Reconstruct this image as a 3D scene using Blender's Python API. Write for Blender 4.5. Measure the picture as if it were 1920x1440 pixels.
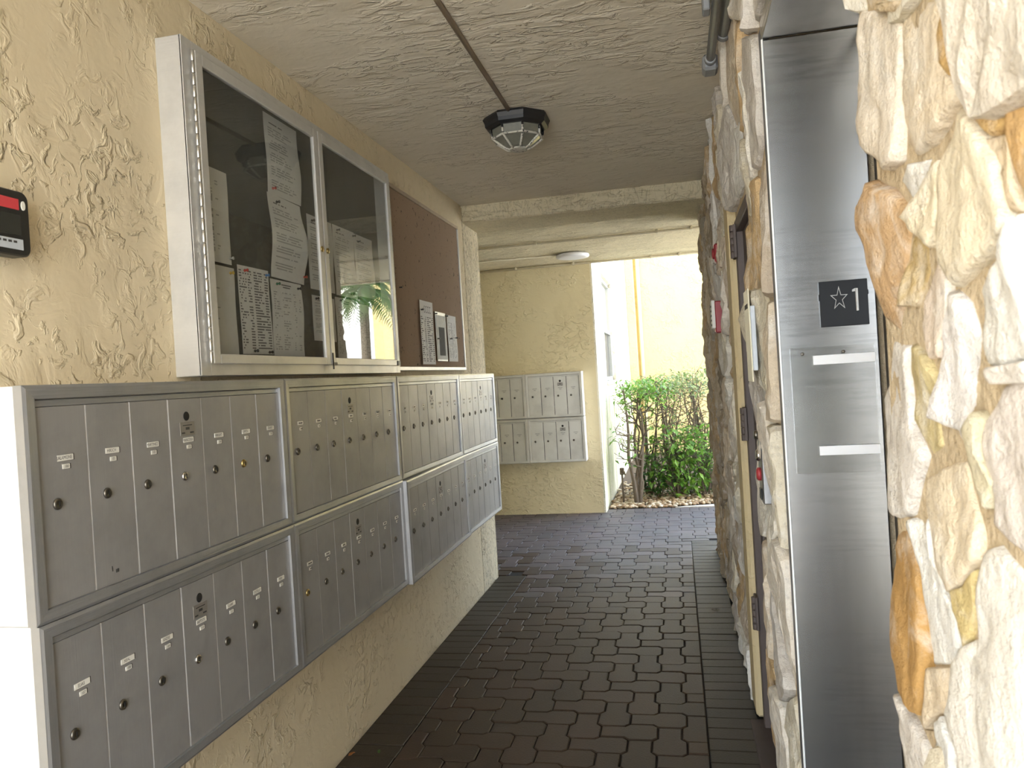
import bpy, bmesh, math, random
from mathutils import Vector, Matrix, noise
random.seed(7)
for o in list(bpy.data.objects):
    bpy.data.objects.remove(o)
S = bpy.context.scene
COL = S.collection
R = math.radians

# ------------------------------------------------------------------ camera
FPX, CAMH = 1447.0, 1.55
yaw, pitch, roll = .21066, -.0065, -.0615
fwd = Vector((-math.sin(yaw)*math.cos(pitch), math.cos(yaw)*math.cos(pitch), math.sin(pitch)))
rgt = Vector((math.cos(yaw), math.sin(yaw), 0))
upv = rgt.cross(fwd)
r2 = rgt*math.cos(roll) + upv*math.sin(roll)
u2 = -rgt*math.sin(roll) + upv*math.cos(roll)
cd = bpy.data.cameras.new('camera')
cam = bpy.data.objects.new('camera', cd)
COL.objects.link(cam)
m = Matrix.Identity(4)
for i in range(3):
    m[i][0], m[i][1], m[i][2] = r2[i], u2[i], -fwd[i]
m[0][3], m[1][3], m[2][3] = 0, 0, CAMH
cam.matrix_world = m
cd.sensor_fit = 'HORIZONTAL'
cd.sensor_width = 36
cd.lens = FPX/1920*36
cd.clip_start = .05
cd.clip_end = 300
cd.dof.use_dof = True
cd.dof.focus_distance = 3.2
cd.dof.aperture_fstop = 11
S.camera = cam

# ------------------------------------------------------------------ light and exposure
SKY_STRENGTH = 13.0
SUN_STRENGTH = 30.0
S.view_settings.view_transform = 'Standard'
S.view_settings.look = 'None'
S.view_settings.exposure = -0.26
S.view_settings.gamma = 1.0
S.view_settings.use_curve_mapping = False

W = bpy.data.worlds.new('sky')
S.world = W
W.use_nodes = True
nt = W.node_tree
nt.nodes.clear()
tc = nt.nodes.new('ShaderNodeTexCoord')
sep = nt.nodes.new('ShaderNodeSeparateXYZ')
nt.links.new(tc.outputs['Generated'], sep.inputs[0])
rp = nt.nodes.new('ShaderNodeValToRGB')
rp.color_ramp.elements[0].position = 0.0
rp.color_ramp.elements[0].color = (.76, .85, .95, 1)
rp.color_ramp.elements[1].position = .7
rp.color_ramp.elements[1].color = (.36, .58, .92, 1)
nt.links.new(sep.outputs['Z'], rp.inputs[0])
nz = nt.nodes.new('ShaderNodeTexNoise')
nz.inputs['Scale'].default_value = 2.6
nz.inputs['Detail'].default_value = 7
nz.inputs['Roughness'].default_value = .58
nt.links.new(tc.outputs['Generated'], nz.inputs['Vector'])
cr = nt.nodes.new('ShaderNodeValToRGB')
cr.color_ramp.elements[0].position = .44
cr.color_ramp.elements[1].position = .62
nt.links.new(nz.outputs['Fac'], cr.inputs[0])
mx = nt.nodes.new('ShaderNodeMixRGB')
mx.inputs['Color2'].default_value = (1, .985, .95, 1)
nt.links.new(cr.outputs['Color'], mx.inputs['Fac'])
nt.links.new(rp.outputs['Color'], mx.inputs['Color1'])
bg = nt.nodes.new('ShaderNodeBackground')
bg.inputs['Strength'].default_value = SKY_STRENGTH
nt.links.new(mx.outputs[0], bg.inputs['Color'])
wo = nt.nodes.new('ShaderNodeOutputWorld')
nt.links.new(bg.outputs[0], wo.inputs[0])

sl = bpy.data.lights.new('sun', 'SUN')
sl.energy = SUN_STRENGTH
sl.angle = R(1.5)
sl.color = (1, .96, .88)
so = bpy.data.objects.new('sun', sl)
COL.objects.link(so)
so.rotation_euler = Vector((.18, -.72, 1.2)).to_track_quat('Z', 'Y').to_euler()
so.location = (4, -6, 12)

# ------------------------------------------------------------------ node helpers
class NT:
    def __init__(s, name):
        s.m = bpy.data.materials.new(name)
        s.m.use_nodes = True
        s.t = s.m.node_tree
        s.t.nodes.clear()
        s.out = s.t.nodes.new('ShaderNodeOutputMaterial')
        s.p = s.n('ShaderNodeBsdfPrincipled')
        s.l(s.p.outputs[0], s.out.inputs[0])
        s.geo = None
    def n(s, typ, **kw):
        nd = s.t.nodes.new(typ)
        for k, v in kw.items():
            if k in nd.inputs:
                nd.inputs[k].default_value = v
            else:
                setattr(nd, k, v)
        return nd
    def l(s, a, b):
        s.t.links.new(a, b)
    def pos(s, scale=(1, 1, 1)):
        if s.geo is None:
            s.geo = s.n('ShaderNodeNewGeometry')
        if scale == (1, 1, 1):
            return s.geo.outputs['Position']
        mp = s.n('ShaderNodeMapping')
        mp.inputs['Scale'].default_value = scale
        s.l(s.geo.outputs['Position'], mp.inputs['Vector'])
        return mp.outputs[0]
    def noise(s, vec, scale, detail=4, rough=.5, dist=0.0):
        nd = s.n('ShaderNodeTexNoise')
        nd.inputs['Scale'].default_value = scale
        nd.inputs['Detail'].default_value = detail
        nd.inputs['Roughness'].default_value = rough
        nd.inputs['Distortion'].default_value = dist
        s.l(vec, nd.inputs['Vector'])
        return nd.outputs['Fac']
    def ramp(s, fac, stops):
        nd = s.n('ShaderNodeValToRGB')
        el = nd.color_ramp.elements
        while len(el) < len(stops):
            el.new(.5)
        for e, (p, c) in zip(el, stops):
            e.position = p
            e.color = (c, c, c, 1) if isinstance(c, (int, float)) else (*c, 1)
        s.l(fac, nd.inputs[0])
        return nd.outputs['Color']
    def mix(s, fac, a, b, mode='MIX'):
        nd = s.n('ShaderNodeMixRGB')
        nd.blend_type = mode
        for v, i in ((fac, 0), (a, 1), (b, 2)):
            if isinstance(v, (int, float)):
                nd.inputs[i].default_value = v if i == 0 else (v, v, v, 1)
            elif isinstance(v, tuple):
                nd.inputs[i].default_value = (*v, 1)
            else:
                s.l(v, nd.inputs[i])
        return nd.outputs[0]
    def math(s, op, a, b=0.0):
        nd = s.n('ShaderNodeMath')
        nd.operation = op
        for v, i in ((a, 0), (b, 1)):
            if isinstance(v, (int, float)):
                nd.inputs[i].default_value = v
            else:
                s.l(v, nd.inputs[i])
        return nd.outputs[0]
    def bump(s, h, dist, strength=1.0, prev=None):
        nd = s.n('ShaderNodeBump')
        nd.inputs['Distance'].default_value = dist
        nd.inputs['Strength'].default_value = strength
        s.l(h, nd.inputs['Height'])
        if prev is not None:
            s.l(prev, nd.inputs['Normal'])
        return nd.outputs[0]
    def set(s, color=None, rough=None, metal=None, normal=None, spec=None):
        p = s.p
        if color is not None:
            if isinstance(color, tuple):
                p.inputs['Base Color'].default_value = (*color, 1)
            else:
                s.l(color, p.inputs['Base Color'])
        if rough is not None:
            if isinstance(rough, (int, float)):
                p.inputs['Roughness'].default_value = rough
            else:
                s.l(rough, p.inputs['Roughness'])
        if metal is not None:
            p.inputs['Metallic'].default_value = metal
        if spec is not None:
            p.inputs['Specular IOR Level'].default_value = spec
        if normal is not None:
            s.l(normal, p.inputs['Normal'])
        return s.m

def stucco(name, col, dirt, aniso=(1, 1, 1), relief=.012, scale=9.0, dirt_amt=.5, crack=0.0, moss=False):
    t = NT(name)
    v = t.pos(aniso)
    v0 = t.pos()
    n1 = t.noise(v, scale*.7, 5, .55, .6)
    patch = t.ramp(n1, [(.44, 0), (.50, .7), (.58, 1)])
    n2 = t.noise(v, scale*2.1, 4, .55, .9)
    ridge = t.ramp(n2, [(.52, 0), (.60, .6), (.70, 1)])
    n3 = t.noise(v0, 70, 4, .6)
    where = t.ramp(t.noise(v0, 2.6, 3, .5), [(.40, .05), (.58, 1)])
    h = t.math('ADD', t.math('MULTIPLY', t.math('MULTIPLY', patch, where), .45), t.math('MULTIPLY', t.math('MULTIPLY', ridge, where), .9))
    h = t.math('ADD', h, t.math('MULTIPLY', n3, .05))
    h = t.math('ADD', h, t.math('MULTIPLY', t.noise(v0, 5.0, 3, .5), .8))
    nb = t.bump(h, relief)
    base = t.mix(t.noise(v0, 1.4, 4, .55), tuple(c*.92 for c in col), tuple(min(1, c*1.06) for c in col))
    dn = t.ramp(t.noise(v0, 2.0, 8, .72, .6), [(.52, 0), (.75, 1)])
    base = t.mix(t.math('MULTIPLY', dn, dirt_amt), base, dirt)
    # fine specks of grime held by the broken ridges
    sp = t.ramp(t.noise(v, 26, 6, .7, 1.2), [(.66, 0), (.72, 1)])
    base = t.mix(t.math('MULTIPLY', sp, dirt_amt*.9), base, tuple(c*.45 for c in dirt))
    if crack:
        vc = t.n('ShaderNodeTexNoise')
        vc.inputs['Scale'].default_value = 13
        vc.inputs['Detail'].default_value = 5
        vc.inputs['Distortion'].default_value = 2.4
        t.l(t.pos((1, 1, .45)), vc.inputs['Vector'])
        line = t.ramp(vc.outputs['Fac'], [(.47, 0), (.498, 1), (.502, 1), (.53, 0)])
        base = t.mix(t.math('MULTIPLY', line, crack), base, (.10, .085, .05))
    if moss:
        sx = t.n('ShaderNodeSeparateXYZ')
        t.l(v0, sx.inputs[0])
        zf = t.ramp(sx.outputs['Z'], [(.15, .6), (.9, 1), (.999, 0)])
        zf = t.ramp(t.math('DIVIDE', sx.outputs['Z'], 1.7), [(.0, .5), (.6, 1), (.95, 0)])
        mo = t.math('MULTIPLY', zf, t.ramp(t.noise(t.pos((1, 2.4, .5)), 2.2, 5, .6), [(.44, 0), (.62, 1)]))
        base = t.mix(t.math('MULTIPLY', mo, .9), base, (.30, .36, .08))
    return t.set(base, .88, normal=nb, spec=.25)

def plain(name, col, rough=.5, metal=0.0, var=.12, nscale=30, bump=0.0, spec=None):
    t = NT(name)
    n = t.noise(t.pos(), nscale, 5, .6)
    c = t.mix(n, tuple(x*(1-var) for x in col), tuple(min(1, x*(1+var)) for x in col))
    return t.set(c, rough, metal, t.bump(n, bump) if bump else None, spec)

M = {}
M['stucco'] = stucco('cream_stucco', (.74, .63, .43), (.50, .40, .25), relief=.008, dirt_amt=.2)
M['stucco_far'] = stucco('mustard_stucco', (.74, .65, .42), (.46, .38, .20), aniso=(.8, .8, 1.2), relief=.008, dirt_amt=.40)
M['stucco_ceiling'] = stucco('ceiling_stucco', (.75, .68, .55), (.54, .45, .32), aniso=(.55, 1.25, 1), relief=.010, scale=9, dirt_amt=.18)
M['stucco_beam'] = stucco('beam_stucco', (.66, .58, .40), (.34, .29, .18), aniso=(.5, 1.2, 1.3), relief=.010, dirt_amt=.5, crack=.35)
M['stucco_pier'] = stucco('pier_stucco', (.70, .61, .43), (.40, .32, .19), relief=.011, dirt_amt=.35, crack=.6)
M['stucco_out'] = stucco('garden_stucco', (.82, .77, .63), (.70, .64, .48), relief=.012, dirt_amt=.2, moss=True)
M['stucco_back'] = stucco('courtyard_stucco', (.66, .53, .26), (.58, .46, .22), relief=.008, dirt_amt=.12)
M['plaster'] = stucco('door_plaster', (.62, .50, .29), (.40, .24, .10), relief=.004, scale=6, dirt_amt=.55)

def metal_mat(name, col, rough, axis=None, freq=600, amt=.25, metal=1.0, bump=.0004):
    t = NT(name)
    sc = {None: (40, 40, 40), 'y': (1, freq, 1), 'z': (4, 4, freq), 'yv': (2, freq, 2)}[axis]
    n = t.noise(t.pos(sc), 1.0, 4, .6)
    big = t.noise(t.pos(), 5, 5, .65)
    c = t.mix(n, tuple(x*(1-amt*.5) for x in col), tuple(min(1, x*(1+amt*.5)) for x in col))
    c = t.mix(t.ramp(big, [(.45, 0), (.75, 1)]), c, tuple(x*.82 for x in col))
    r = t.math('ADD', t.math('MULTIPLY', big, .25), rough-.12)
    return t.set(c, r, metal, t.bump(n, bump))
M['alu_frame'] = metal_mat('ribbed_aluminium', (.46, .47, .48), .38, 'z', 330, .4, .7, bump=.0012)
M['alu_stile'] = metal_mat('aluminium_stile', (.46, .465, .47), .38, 'y', 330, .3, .7, bump=.0008)
M['alu_door'] = metal_mat('aluminium_door', (.37, .365, .355), .45, 'yv', 420, .12, .4, bump=.0003)
M['alu_case'] = metal_mat('aluminium_case', (.84, .83, .81), .50, None, 1, .08, .35)
M['alu_notice'] = metal_mat('anodised_aluminium', (.66, .65, .62), .42, 'z', 200, .08, .45)
M['alu_gap'] = plain('gap_aluminium', (.42, .41, .39), .5, .3)
M['alu_far'] = metal_mat('far_aluminium_door', (.66, .65, .60), .5, None, 1, .06, .45)
M['hinge'] = metal_mat('hinge_steel', (.72, .70, .65), .38, None, 1, .2)
M['lock'] = plain('lock_dark_nickel', (.16, .145, .12), .32, .9)
M['lock_bright'] = plain('lock_bright_nickel', (.62, .60, .56), .25, 1)
M['lock_brass'] = plain('lock_brass', (.52, .40, .17), .32, 1)
M['black'] = plain('black_hole', (.012, .011, .010), .7)
M['tag'] = plain('white_tag', (.80, .78, .70), .55)
M['ink'] = plain('ink', (.05, .048, .045), .7)
M['print_dark'] = plain('dark_print', (.17, .17, .17), .7)
M['print_grey'] = plain('grey_print', (.44, .44, .43), .7)
M['ink_grey'] = plain('grey_ink', (.30, .29, .28), .7)
M['ink_red'] = plain('red_ink', (.55, .22, .18), .7)
M['plate'] = plain('engraved_plate', (.34, .32, .29), .5, .6)
M['paper'] = plain('paper', (.80, .79, .77), .75, var=.04, nscale=8)
M['board_back'] = plain('grey_felt', (.105, .11, .10), .95, var=.35, nscale=9)

def cork():
    t = NT('cork')
    v = t.pos()
    n = t.noise(v, 160, 4, .7)
    n2 = t.noise(v, 22, 6, .75)
    c = t.mix(n, (.27, .18, .115), (.42, .30, .205))
    c = t.mix(t.ramp(n2, [(.60, 0), (.65, 1)]), c, (.05, .032, .022))
    return t.set(c, .95, normal=t.bump(n, .002))
M['cork'] = cork()
M['cork_frame'] = metal_mat('worn_board_frame', (.38, .29, .20), .5, None, 1, .3, .5)

def glass(name, tint=(.93, .95, .94), ior=1.52):
    t = NT(name)
    t.t.nodes.remove(t.p)
    tr = t.n('ShaderNodeBsdfTransparent')
    tr.inputs[0].default_value = (*tint, 1)
    gl = t.n('ShaderNodeBsdfGlossy')
    gl.inputs['Roughness'].default_value = .012
    gl.inputs['Color'].default_value = (1, 1, 1, 1)
    gg = t.n('ShaderNodeNewGeometry')
    dt = t.n('ShaderNodeVectorMath')
    dt.operation = 'DOT_PRODUCT'
    t.l(gg.outputs['Incoming'], dt.inputs[0])
    t.l(gg.outputs['Normal'], dt.inputs[1])
    r0 = ((ior-1)/(ior+1))**2
    c5 = t.math('POWER', t.math('SUBTRACT', 1.0, t.math('ABSOLUTE', dt.outputs['Value'])), 5.0)
    fres = t.math('ADD', t.math('MULTIPLY', c5, 1-r0), r0)
    mxs = t.n('ShaderNodeMixShader')
    t.l(fres, mxs.inputs[0])
    t.l(tr.outputs[0], mxs.inputs[1])
    t.l(gl.outputs[0], mxs.inputs[2])
    t.l(mxs.outputs[0], t.out.inputs[0])
    return t.m
M['glass'] = glass('pane_glass', (.93, .94, .93), 1.5)
M['clear_plate'] = glass('clear_plastic', (.955, .955, .95), 1.2)

def lantern_glass():
    t = NT('dusty_lantern_glass')
    n = t.noise(t.pos(), 35, 5, .6)
    c = t.mix(n, (.11, .108, .085), (.22, .215, .17))
    t.p.inputs['Coat Weight'].default_value = .6
    return t.set(c, .35, spec=.6)
M['lantern_glass'] = lantern_glass()
def chipped():
    t = NT('chipped_black_paint')
    n = t.noise(t.pos(), 60, 5, .7)
    sx = t.n('ShaderNodeSeparateXYZ')
    t.l(t.pos(), sx.inputs[0])
    low = t.ramp(t.math('MULTIPLY', t.math('SUBTRACT', 2.81, sx.outputs['Z']), 8.0), [(.25, 0), (.5, .5)])
    f = t.ramp(t.math('ADD', n, t.math('MULTIPLY', low, .42)), [(.60, 0), (.66, 1)])
    return t.set(t.mix(f, (.016, .016, .017), (.58, .55, .47)), .5)
M['chipped'] = chipped()
M['black_metal'] = plain('black_painted_metal', (.018, .018, .019), .42, var=.5, nscale=25)
M['conduit'] = plain('painted_conduit', (.46, .37, .29), .6, var=.2, nscale=14)
M['conduit_cream'] = plain('cream_conduit', (.56, .50, .36), .7, var=.2)
M['pipe_cream'] = plain('cream_downpipe', (.80, .72, .48), .6, var=.05)
M['grey_pipe'] = plain('grey_pipe', (.30, .31, .32), .5, .3, var=.2)

def steel():
    t = NT('brushed_stainless')
    n = t.noise(t.pos((70, 4, 4)), 1.0, 2, .5)
    c = t.mix(n, (.52, .51, .49), (.60, .59, .565))
    scr = t.noise(t.pos((7, 7, 95)), 1.0, 3, .6)
    band = t.ramp(t.noise(t.pos((1.2, 1.2, 5.5)), 1.0, 2, .5), [(.38, 0), (.58, 1)])
    sc = t.math('MULTIPLY', t.ramp(scr, [(.46, 0), (.60, 1)]), band)
    c = t.mix(t.math('MULTIPLY', sc, .24), c, (.22, .215, .21))
    r = t.math('ADD', t.math('MULTIPLY', t.noise(t.pos(), 1.6, 2, .4), .10), .20)
    return t.set(c, r, 1.0)
M['steel'] = steel()
M['steel_dark'] = metal_mat('dull_steel', (.33, .33, .33), .38, None, 1, .1)
M['edge'] = plain('painted_edge_highlight', (.85, .85, .83), .4, .2, var=.03)
M['steel_frame'] = metal_mat('painted_frame', (.15, .15, .155), .5, None, 1, .1, .3)
M['sign_black'] = plain('black_sign', (.008, .009, .011), .35, var=.2)
M['sign_metal'] = metal_mat('sign_relief_metal', (.62, .60, .56), .35)
M['white_strip'] = plain('white_strip', (.82, .82, .82), .5, var=.03)
M['red'] = plain('red_enamel', (.34, .035, .04), .4)
M['red_label'] = plain('red_label', (.62, .06, .07), .5)
M['ivory'] = plain('ivory_plate', (.80, .74, .56), .45)
M['pale_grey'] = plain('pale_grey_plate', (.52, .56, .60), .5)
M['black_plastic'] = plain('black_plastic', (.022, .022, .020), .42, var=.3)
M['dark_window'] = plain('dark_window', (.035, .036, .030), .18)
M['brown_paint'] = plain('brown_door_paint', (.105, .078, .066), .55, var=.25, nscale=18)
M['dark_slot'] = plain('dark_slot', (.01, .009, .008), .8)
M['lamp_white'] = plain('white_diffuser', (.80, .80, .82), .4, var=.03)
M['picture'] = plain('dark_picture', (.05, .055, .06), .8, var=.4, nscale=30)
M['leaflet'] = plain('grey_leaflet', (.16, .17, .18), .5, var=.5, nscale=22)
M['pin_red'] = plain('pin_red', (.50, .05, .04), .35)
M['pin_blue'] = plain('pin_blue', (.05, .16, .38), .35)
M['pin_green'] = plain('pin_green', (.04, .20, .10), .35)
M['pin_black'] = plain('pin_black', (.02, .02, .025), .35)
M['pin_yellow'] = plain('pin_yellow', (.65, .45, .06), .35)
M['pin_clear'] = plain('pin_clear', (.55, .55, .55), .25)

def paver_mat(name, a, b, c3):
    t = NT(name)
    oi = t.n('ShaderNodeObjectInfo')
    g = t.n('ShaderNodeNewGeometry')
    rnd = t.math('FRACT', t.math('ADD', oi.outputs['Random'], g.outputs['Random Per Island']))
    v = t.pos()
    base = t.ramp(rnd, [(0, a), (.5, b), (1, c3)])
    gr = t.noise(v, 120, 4, .65)
    base = t.mix(t.math('MULTIPLY', t.ramp(gr, [(.35, 1), (.6, 0)]), .45), base, tuple(x*.45 for x in a))
    st = t.noise(v, 2.2, 5, .6)
    base = t.mix(t.math('MULTIPLY', t.ramp(st, [(.42, 0), (.7, 1)]), .55), base, tuple(x*.5 for x in b))
    return t.set(base, t.math('ADD', t.math('MULTIPLY', gr, .2), .46), normal=t.bump(gr, .0016), spec=.38)
M['paver'] = paver_mat('brown_paver', (.064, .037, .021), (.048, .033, .021), (.066, .039, .026))
M['border'] = paver_mat('border_brick', (.044, .031, .019), (.034, .026, .016), (.046, .032, .021))
M['paver_walk_lit'] = paver_mat('purple_grey_lit_paver', (.125, .098, .098), (.105, .094, .092), (.135, .106, .108))  # purple-grey tint, lightened to carry the daylight on the far walkway
M['joint'] = plain('joint_sand', (.016, .013, .010), .95, var=.4, nscale=60)
M['concrete'] = plain('concrete', (.62, .585, .53), .85, var=.15, nscale=5, bump=.002)
M['threshold'] = plain('threshold_brown', (.075, .055, .048), .75, var=.35, nscale=9)

def stone_mat():
    t = NT('quarry_stone')
    oi = t.n('ShaderNodeObjectInfo')
    v = t.pos()
    col = oi.outputs['Color']
    hue = t.noise(v, 11, 6, .65, .7)
    c = t.mix(t.ramp(hue, [(.48, 0), (.72, .6)]), col, (.86, .82, .74))
    w2 = t.noise(v, 8, 6, .7, 1.1)
    c = t.mix(t.ramp(w2, [(.60, 0), (.82, .5)]), c, (.58, .41, .22))
    w3 = t.noise(v, 45, 6, .7)
    c = t.mix(t.ramp(w3, [(.30, .55), (.50, 0)]), c, t.mix(.55, c, (.22, .16, .10)))
    vn = t.n('ShaderNodeTexVoronoi')
    vn.inputs['Scale'].default_value = 1.0
    wv = t.n('ShaderNodeVectorMath')
    wv.operation = 'ADD'
    nz_ = t.n('ShaderNodeTexNoise')
    nz_.inputs['Scale'].default_value = 9
    nz_.inputs['Detail'].default_value = 4
    t.l(v, nz_.inputs['Vector'])
    t.l(t.pos((26, 26, 13)), wv.inputs[0])
    t.l(nz_.outputs['Color'], wv.inputs[1])
    t.l(wv.outputs[0], vn.inputs['Vector'])
    h = t.math('ADD', t.math('MULTIPLY', w3, .8), t.math('MULTIPLY', vn.outputs['Distance'], .5))
    h = t.math('ADD', h, t.math('MULTIPLY', t.noise(v, 150, 4, .7), .35))
    return t.set(c, .85, normal=t.bump(h, .010), spec=.25)
M['stone'] = stone_mat()
def mortar_mat():
    t = NT('mortar')
    v = t.pos()
    n = t.noise(v, 28, 6, .65)
    c = t.mix(n, (.44, .33, .19), (.68, .55, .37))
    return t.set(c, .92, normal=t.bump(n, .02))
M['mortar'] = mortar_mat()

def leaf_mat(name, a, b):
    t = NT(name)
    g = t.n('ShaderNodeNewGeometry')
    c = t.ramp(g.outputs['Random Per Island'], [(0, a), (1, b)])
    t.p.inputs['Subsurface Weight'].default_value = 0
    tl = t.n('ShaderNodeBsdfTranslucent')
    t.l(c, tl.inputs[0])
    ms = t.n('ShaderNodeMixShader')
    ms.inputs[0].default_value = .35
    t.set(c, .45)
    t.l(t.p.outputs[0], ms.inputs[1])
    t.l(tl.outputs[0], ms.inputs[2])
    t.l(ms.outputs[0], t.out.inputs[0])
    return t.m
M['leaf'] = leaf_mat('bright_leaf', (.07, .19, .02), (.26, .45, .07))
M['leaf_dry'] = leaf_mat('dull_leaf', (.10, .16, .05), (.30, .38, .15))
M['leaf_dark'] = leaf_mat('dark_leaf', (.02, .07, .012), (.07, .17, .03))
M['leaf_red'] = leaf_mat('red_leaf', (.35, .02, .04), (.60, .08, .10))
M['palm'] = leaf_mat('palm_leaf', (.05, .14, .03), (.16, .28, .07))
M['dead_leaf'] = plain('dead_leaf', (.32, .12, .03), .7)
M['bark'] = plain('bark', (.13, .10, .07), .9, var=.4, nscale=50)
def pebble_mat():
    t = NT('river_pebble')
    g = t.n('ShaderNodeNewGeometry')
    c = t.ramp(g.outputs['Random Per Island'], [(0, (.13, .075, .04)), (.35, (.34, .22, .12)), (.7, (.50, .38, .24)), (1, (.66, .58, .46))])
    return t.set(c, .7)
M['pebble'] = pebble_mat()
M['soil'] = plain('soil', (.06, .04, .025), .95, var=.4)
M['win_frame'] = plain('window_frame_grey', (.46, .47, .46), .5)
M['shade'] = plain('window_blind', (.34, .33, .28), .6)
M['win_dark'] = plain('window_screen', (.055, .058, .062), .5)

# ------------------------------------------------------------------ mesh helpers
class MB:
    def __init__(s):
        s.v, s.f, s.mi, s.sm = [], [], [], []
    def add(s, vs, fs, mat=0, smooth=False):
        o = len(s.v)
        s.v += [tuple(p) for p in vs]
        for f in fs:
            s.f.append([i+o for i in f])
            s.mi.append(mat)
            s.sm.append(smooth)
        return s
    def box(s, x0, x1, y0, y1, z0, z1, mat=0, bev=0.0):
        if bev <= 0:
            vs = [(x, y, z) for x in (x0, x1) for y in (y0, y1) for z in (z0, z1)]
            return s.add(vs, [(0, 1, 3, 2), (4, 6, 7, 5), (0, 4, 5, 1), (2, 3, 7, 6), (0, 2, 6, 4), (1, 5, 7, 3)], mat)
        bm = bmesh.new()
        bmesh.ops.create_cube(bm, size=1)
        for v in bm.verts:
            v.co = Vector(((x0+x1)/2+v.co.x*(x1-x0), (y0+y1)/2+v.co.y*(y1-y0), (z0+z1)/2+v.co.z*(z1-z0)))
        bmesh.ops.bevel(bm, geom=bm.edges[:], offset=bev, segments=1, affect='EDGES', profile=.5)
        s.bm(bm, mat)
        return s
    def bm(s, bm, mat=0, smooth=False):
        bm.verts.index_update()
        s.add([v.co[:] for v in bm.verts], [[v.index for v in f.verts] for f in bm.faces], mat, smooth)
        bm.free()
        return s
    def tube(s, pts, r, n=8, mat=0, smooth=True, cap=True):
        pts = [Vector(p) for p in pts]
        rs = r if isinstance(r, (list, tuple)) else [r]*len(pts)
        vs, fs = [], []
        prev = None
        for i, p in enumerate(pts):
            d = (pts[min(i+1, len(pts)-1)]-pts[max(i-1, 0)]).normalized()
            if prev is None:
                a = d.cross(Vector((0, 0, 1)) if abs(d.z) < .9 else Vector((1, 0, 0))).normalized()
            else:
                a = (prev-d*prev.dot(d)).normalized()
            prev = a
            b = d.cross(a)
            for k in range(n):
                t = 2*math.pi*k/n
                vs.append(p+(a*math.cos(t)+b*math.sin(t))*rs[i])
        for i in range(len(pts)-1):
            for k in range(n):
                fs.append((i*n+k, i*n+(k+1) % n, (i+1)*n+(k+1) % n, (i+1)*n+k))
        s.add(vs, fs, mat, smooth)
        if cap:
            o = len(s.v)-len(vs)
            s.f.append([o+k for k in range(n)][::-1]); s.mi.append(mat); s.sm.append(False)
            s.f.append([o+(len(pts)-1)*n+k for k in range(n)]); s.mi.append(mat); s.sm.append(False)
        return s
    def lathe(s, c, axis, prof, n=16, mat=0, smooth=True, phase=0.0):
        # prof: list of (distance along axis, radius)
        c = Vector(c); d = Vector(axis).normalized()
        a = d.cross(Vector((0, 0, 1)) if abs(d.z) < .9 else Vector((1, 0, 0))).normalized()
        b = d.cross(a)
        vs, fs = [], []
        for h, r in prof:
            for k in range(n):
                t = 2*math.pi*k/n+phase
                vs.append(c+d*h+(a*math.cos(t)+b*math.sin(t))*max(r, 1e-5))
        for i in range(len(prof)-1):
            for k in range(n):
                fs.append((i*n+k, i*n+(k+1) % n, (i+1)*n+(k+1) % n, (i+1)*n+k))
        fs.append([k for k in range(n)][::-1])
        fs.append([(len(prof)-1)*n+k for k in range(n)])
        return s.add(vs, fs, mat, smooth)
    def mesh(s, name, mats):
        me = bpy.data.meshes.new(name)
        me.from_pydata(s.v, [], s.f)
        for m_ in mats:
            me.materials.append(m_)
        me.polygons.foreach_set('material_index', s.mi)
        me.polygons.foreach_set('use_smooth', s.sm)
        me.update()
        return me
    def build(s, name, mats, parent=None, loc=None, rot=None):
        if not isinstance(mats, (list, tuple)):
            mats = [mats]
        return place(name, s.mesh(name, mats), parent, loc, rot)

def place(name, me, parent=None, loc=None, rot=None):
    o = bpy.data.objects.new(name, me)
    COL.objects.link(o)
    if parent is not None:
        o.parent = parent
    if loc is not None:
        o.location = loc
    if rot is not None:
        o.rotation_euler = rot
    return o
def tag(o, label, cat, group=None, kind=None):
    o['label'] = label
    o['category'] = cat
    if group:
        o['group'] = group
    if kind:
        o['kind'] = kind
    return o
def struct(o, label=None, cat=None):
    o['kind'] = 'structure'
    if label:
        o['label'] = label
        o['category'] = cat
    return o
def empty(name, loc=(0, 0, 0), rot=(0, 0, 0)):
    o = place(name, None, None, loc, rot)
    o.empty_display_size = .05
    return o
TXT = {}
def text_geo(txt, size):
    cu = bpy.data.curves.new('lettering', 'FONT')
    cu.body = txt
    cu.size = size
    cu.align_x = 'CENTER'
    cu.align_y = 'CENTER'
    cu.resolution_u = 2
    ob = bpy.data.objects.new('lettering', cu)
    me = bpy.data.meshes.new_from_object(ob)
    vs = [v.co[:] for v in me.vertices]
    fs = [list(p.vertices) for p in me.polygons]
    bpy.data.objects.remove(ob)
    bpy.data.meshes.remove(me)
    bpy.data.curves.remove(cu)
    return vs, fs

def ray(x, y):
    return r2*((x-960)/FPX) - u2*((y-720)/FPX) + fwd
def on_x(x, y, X):
    # a point of the wall plane at X, used once to read sizes off the photograph
    d = ray(x, y)
    t = X/d.x
    return (t*d.y, CAMH+t*d.z)

# ================================================================== SETTING
LX, RX, CZ = -1.475, .285, 2.84       # left wall face, right mortar face, ceiling
Y0 = -1.2                             # near mouth of the passage
YE = 5.93                             # end of the left wall
YR = 6.75                             # end of the stone wall
YF = 8.6                              # far wall / roof edge

# ground
gr = MB().box(-14, 14, -14, 22, -.30, -.045).build('ground', M['concrete'])
struct(gr, 'pale concrete ground around the passage', 'ground')
fl = MB()
fl.box(-5, 3.4, -1.9, YF+.22, -.044, -.012)
floor = fl.build('floor', M['joint'])
struct(floor, 'brown interlocking paver floor of the passage', 'floor')

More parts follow.
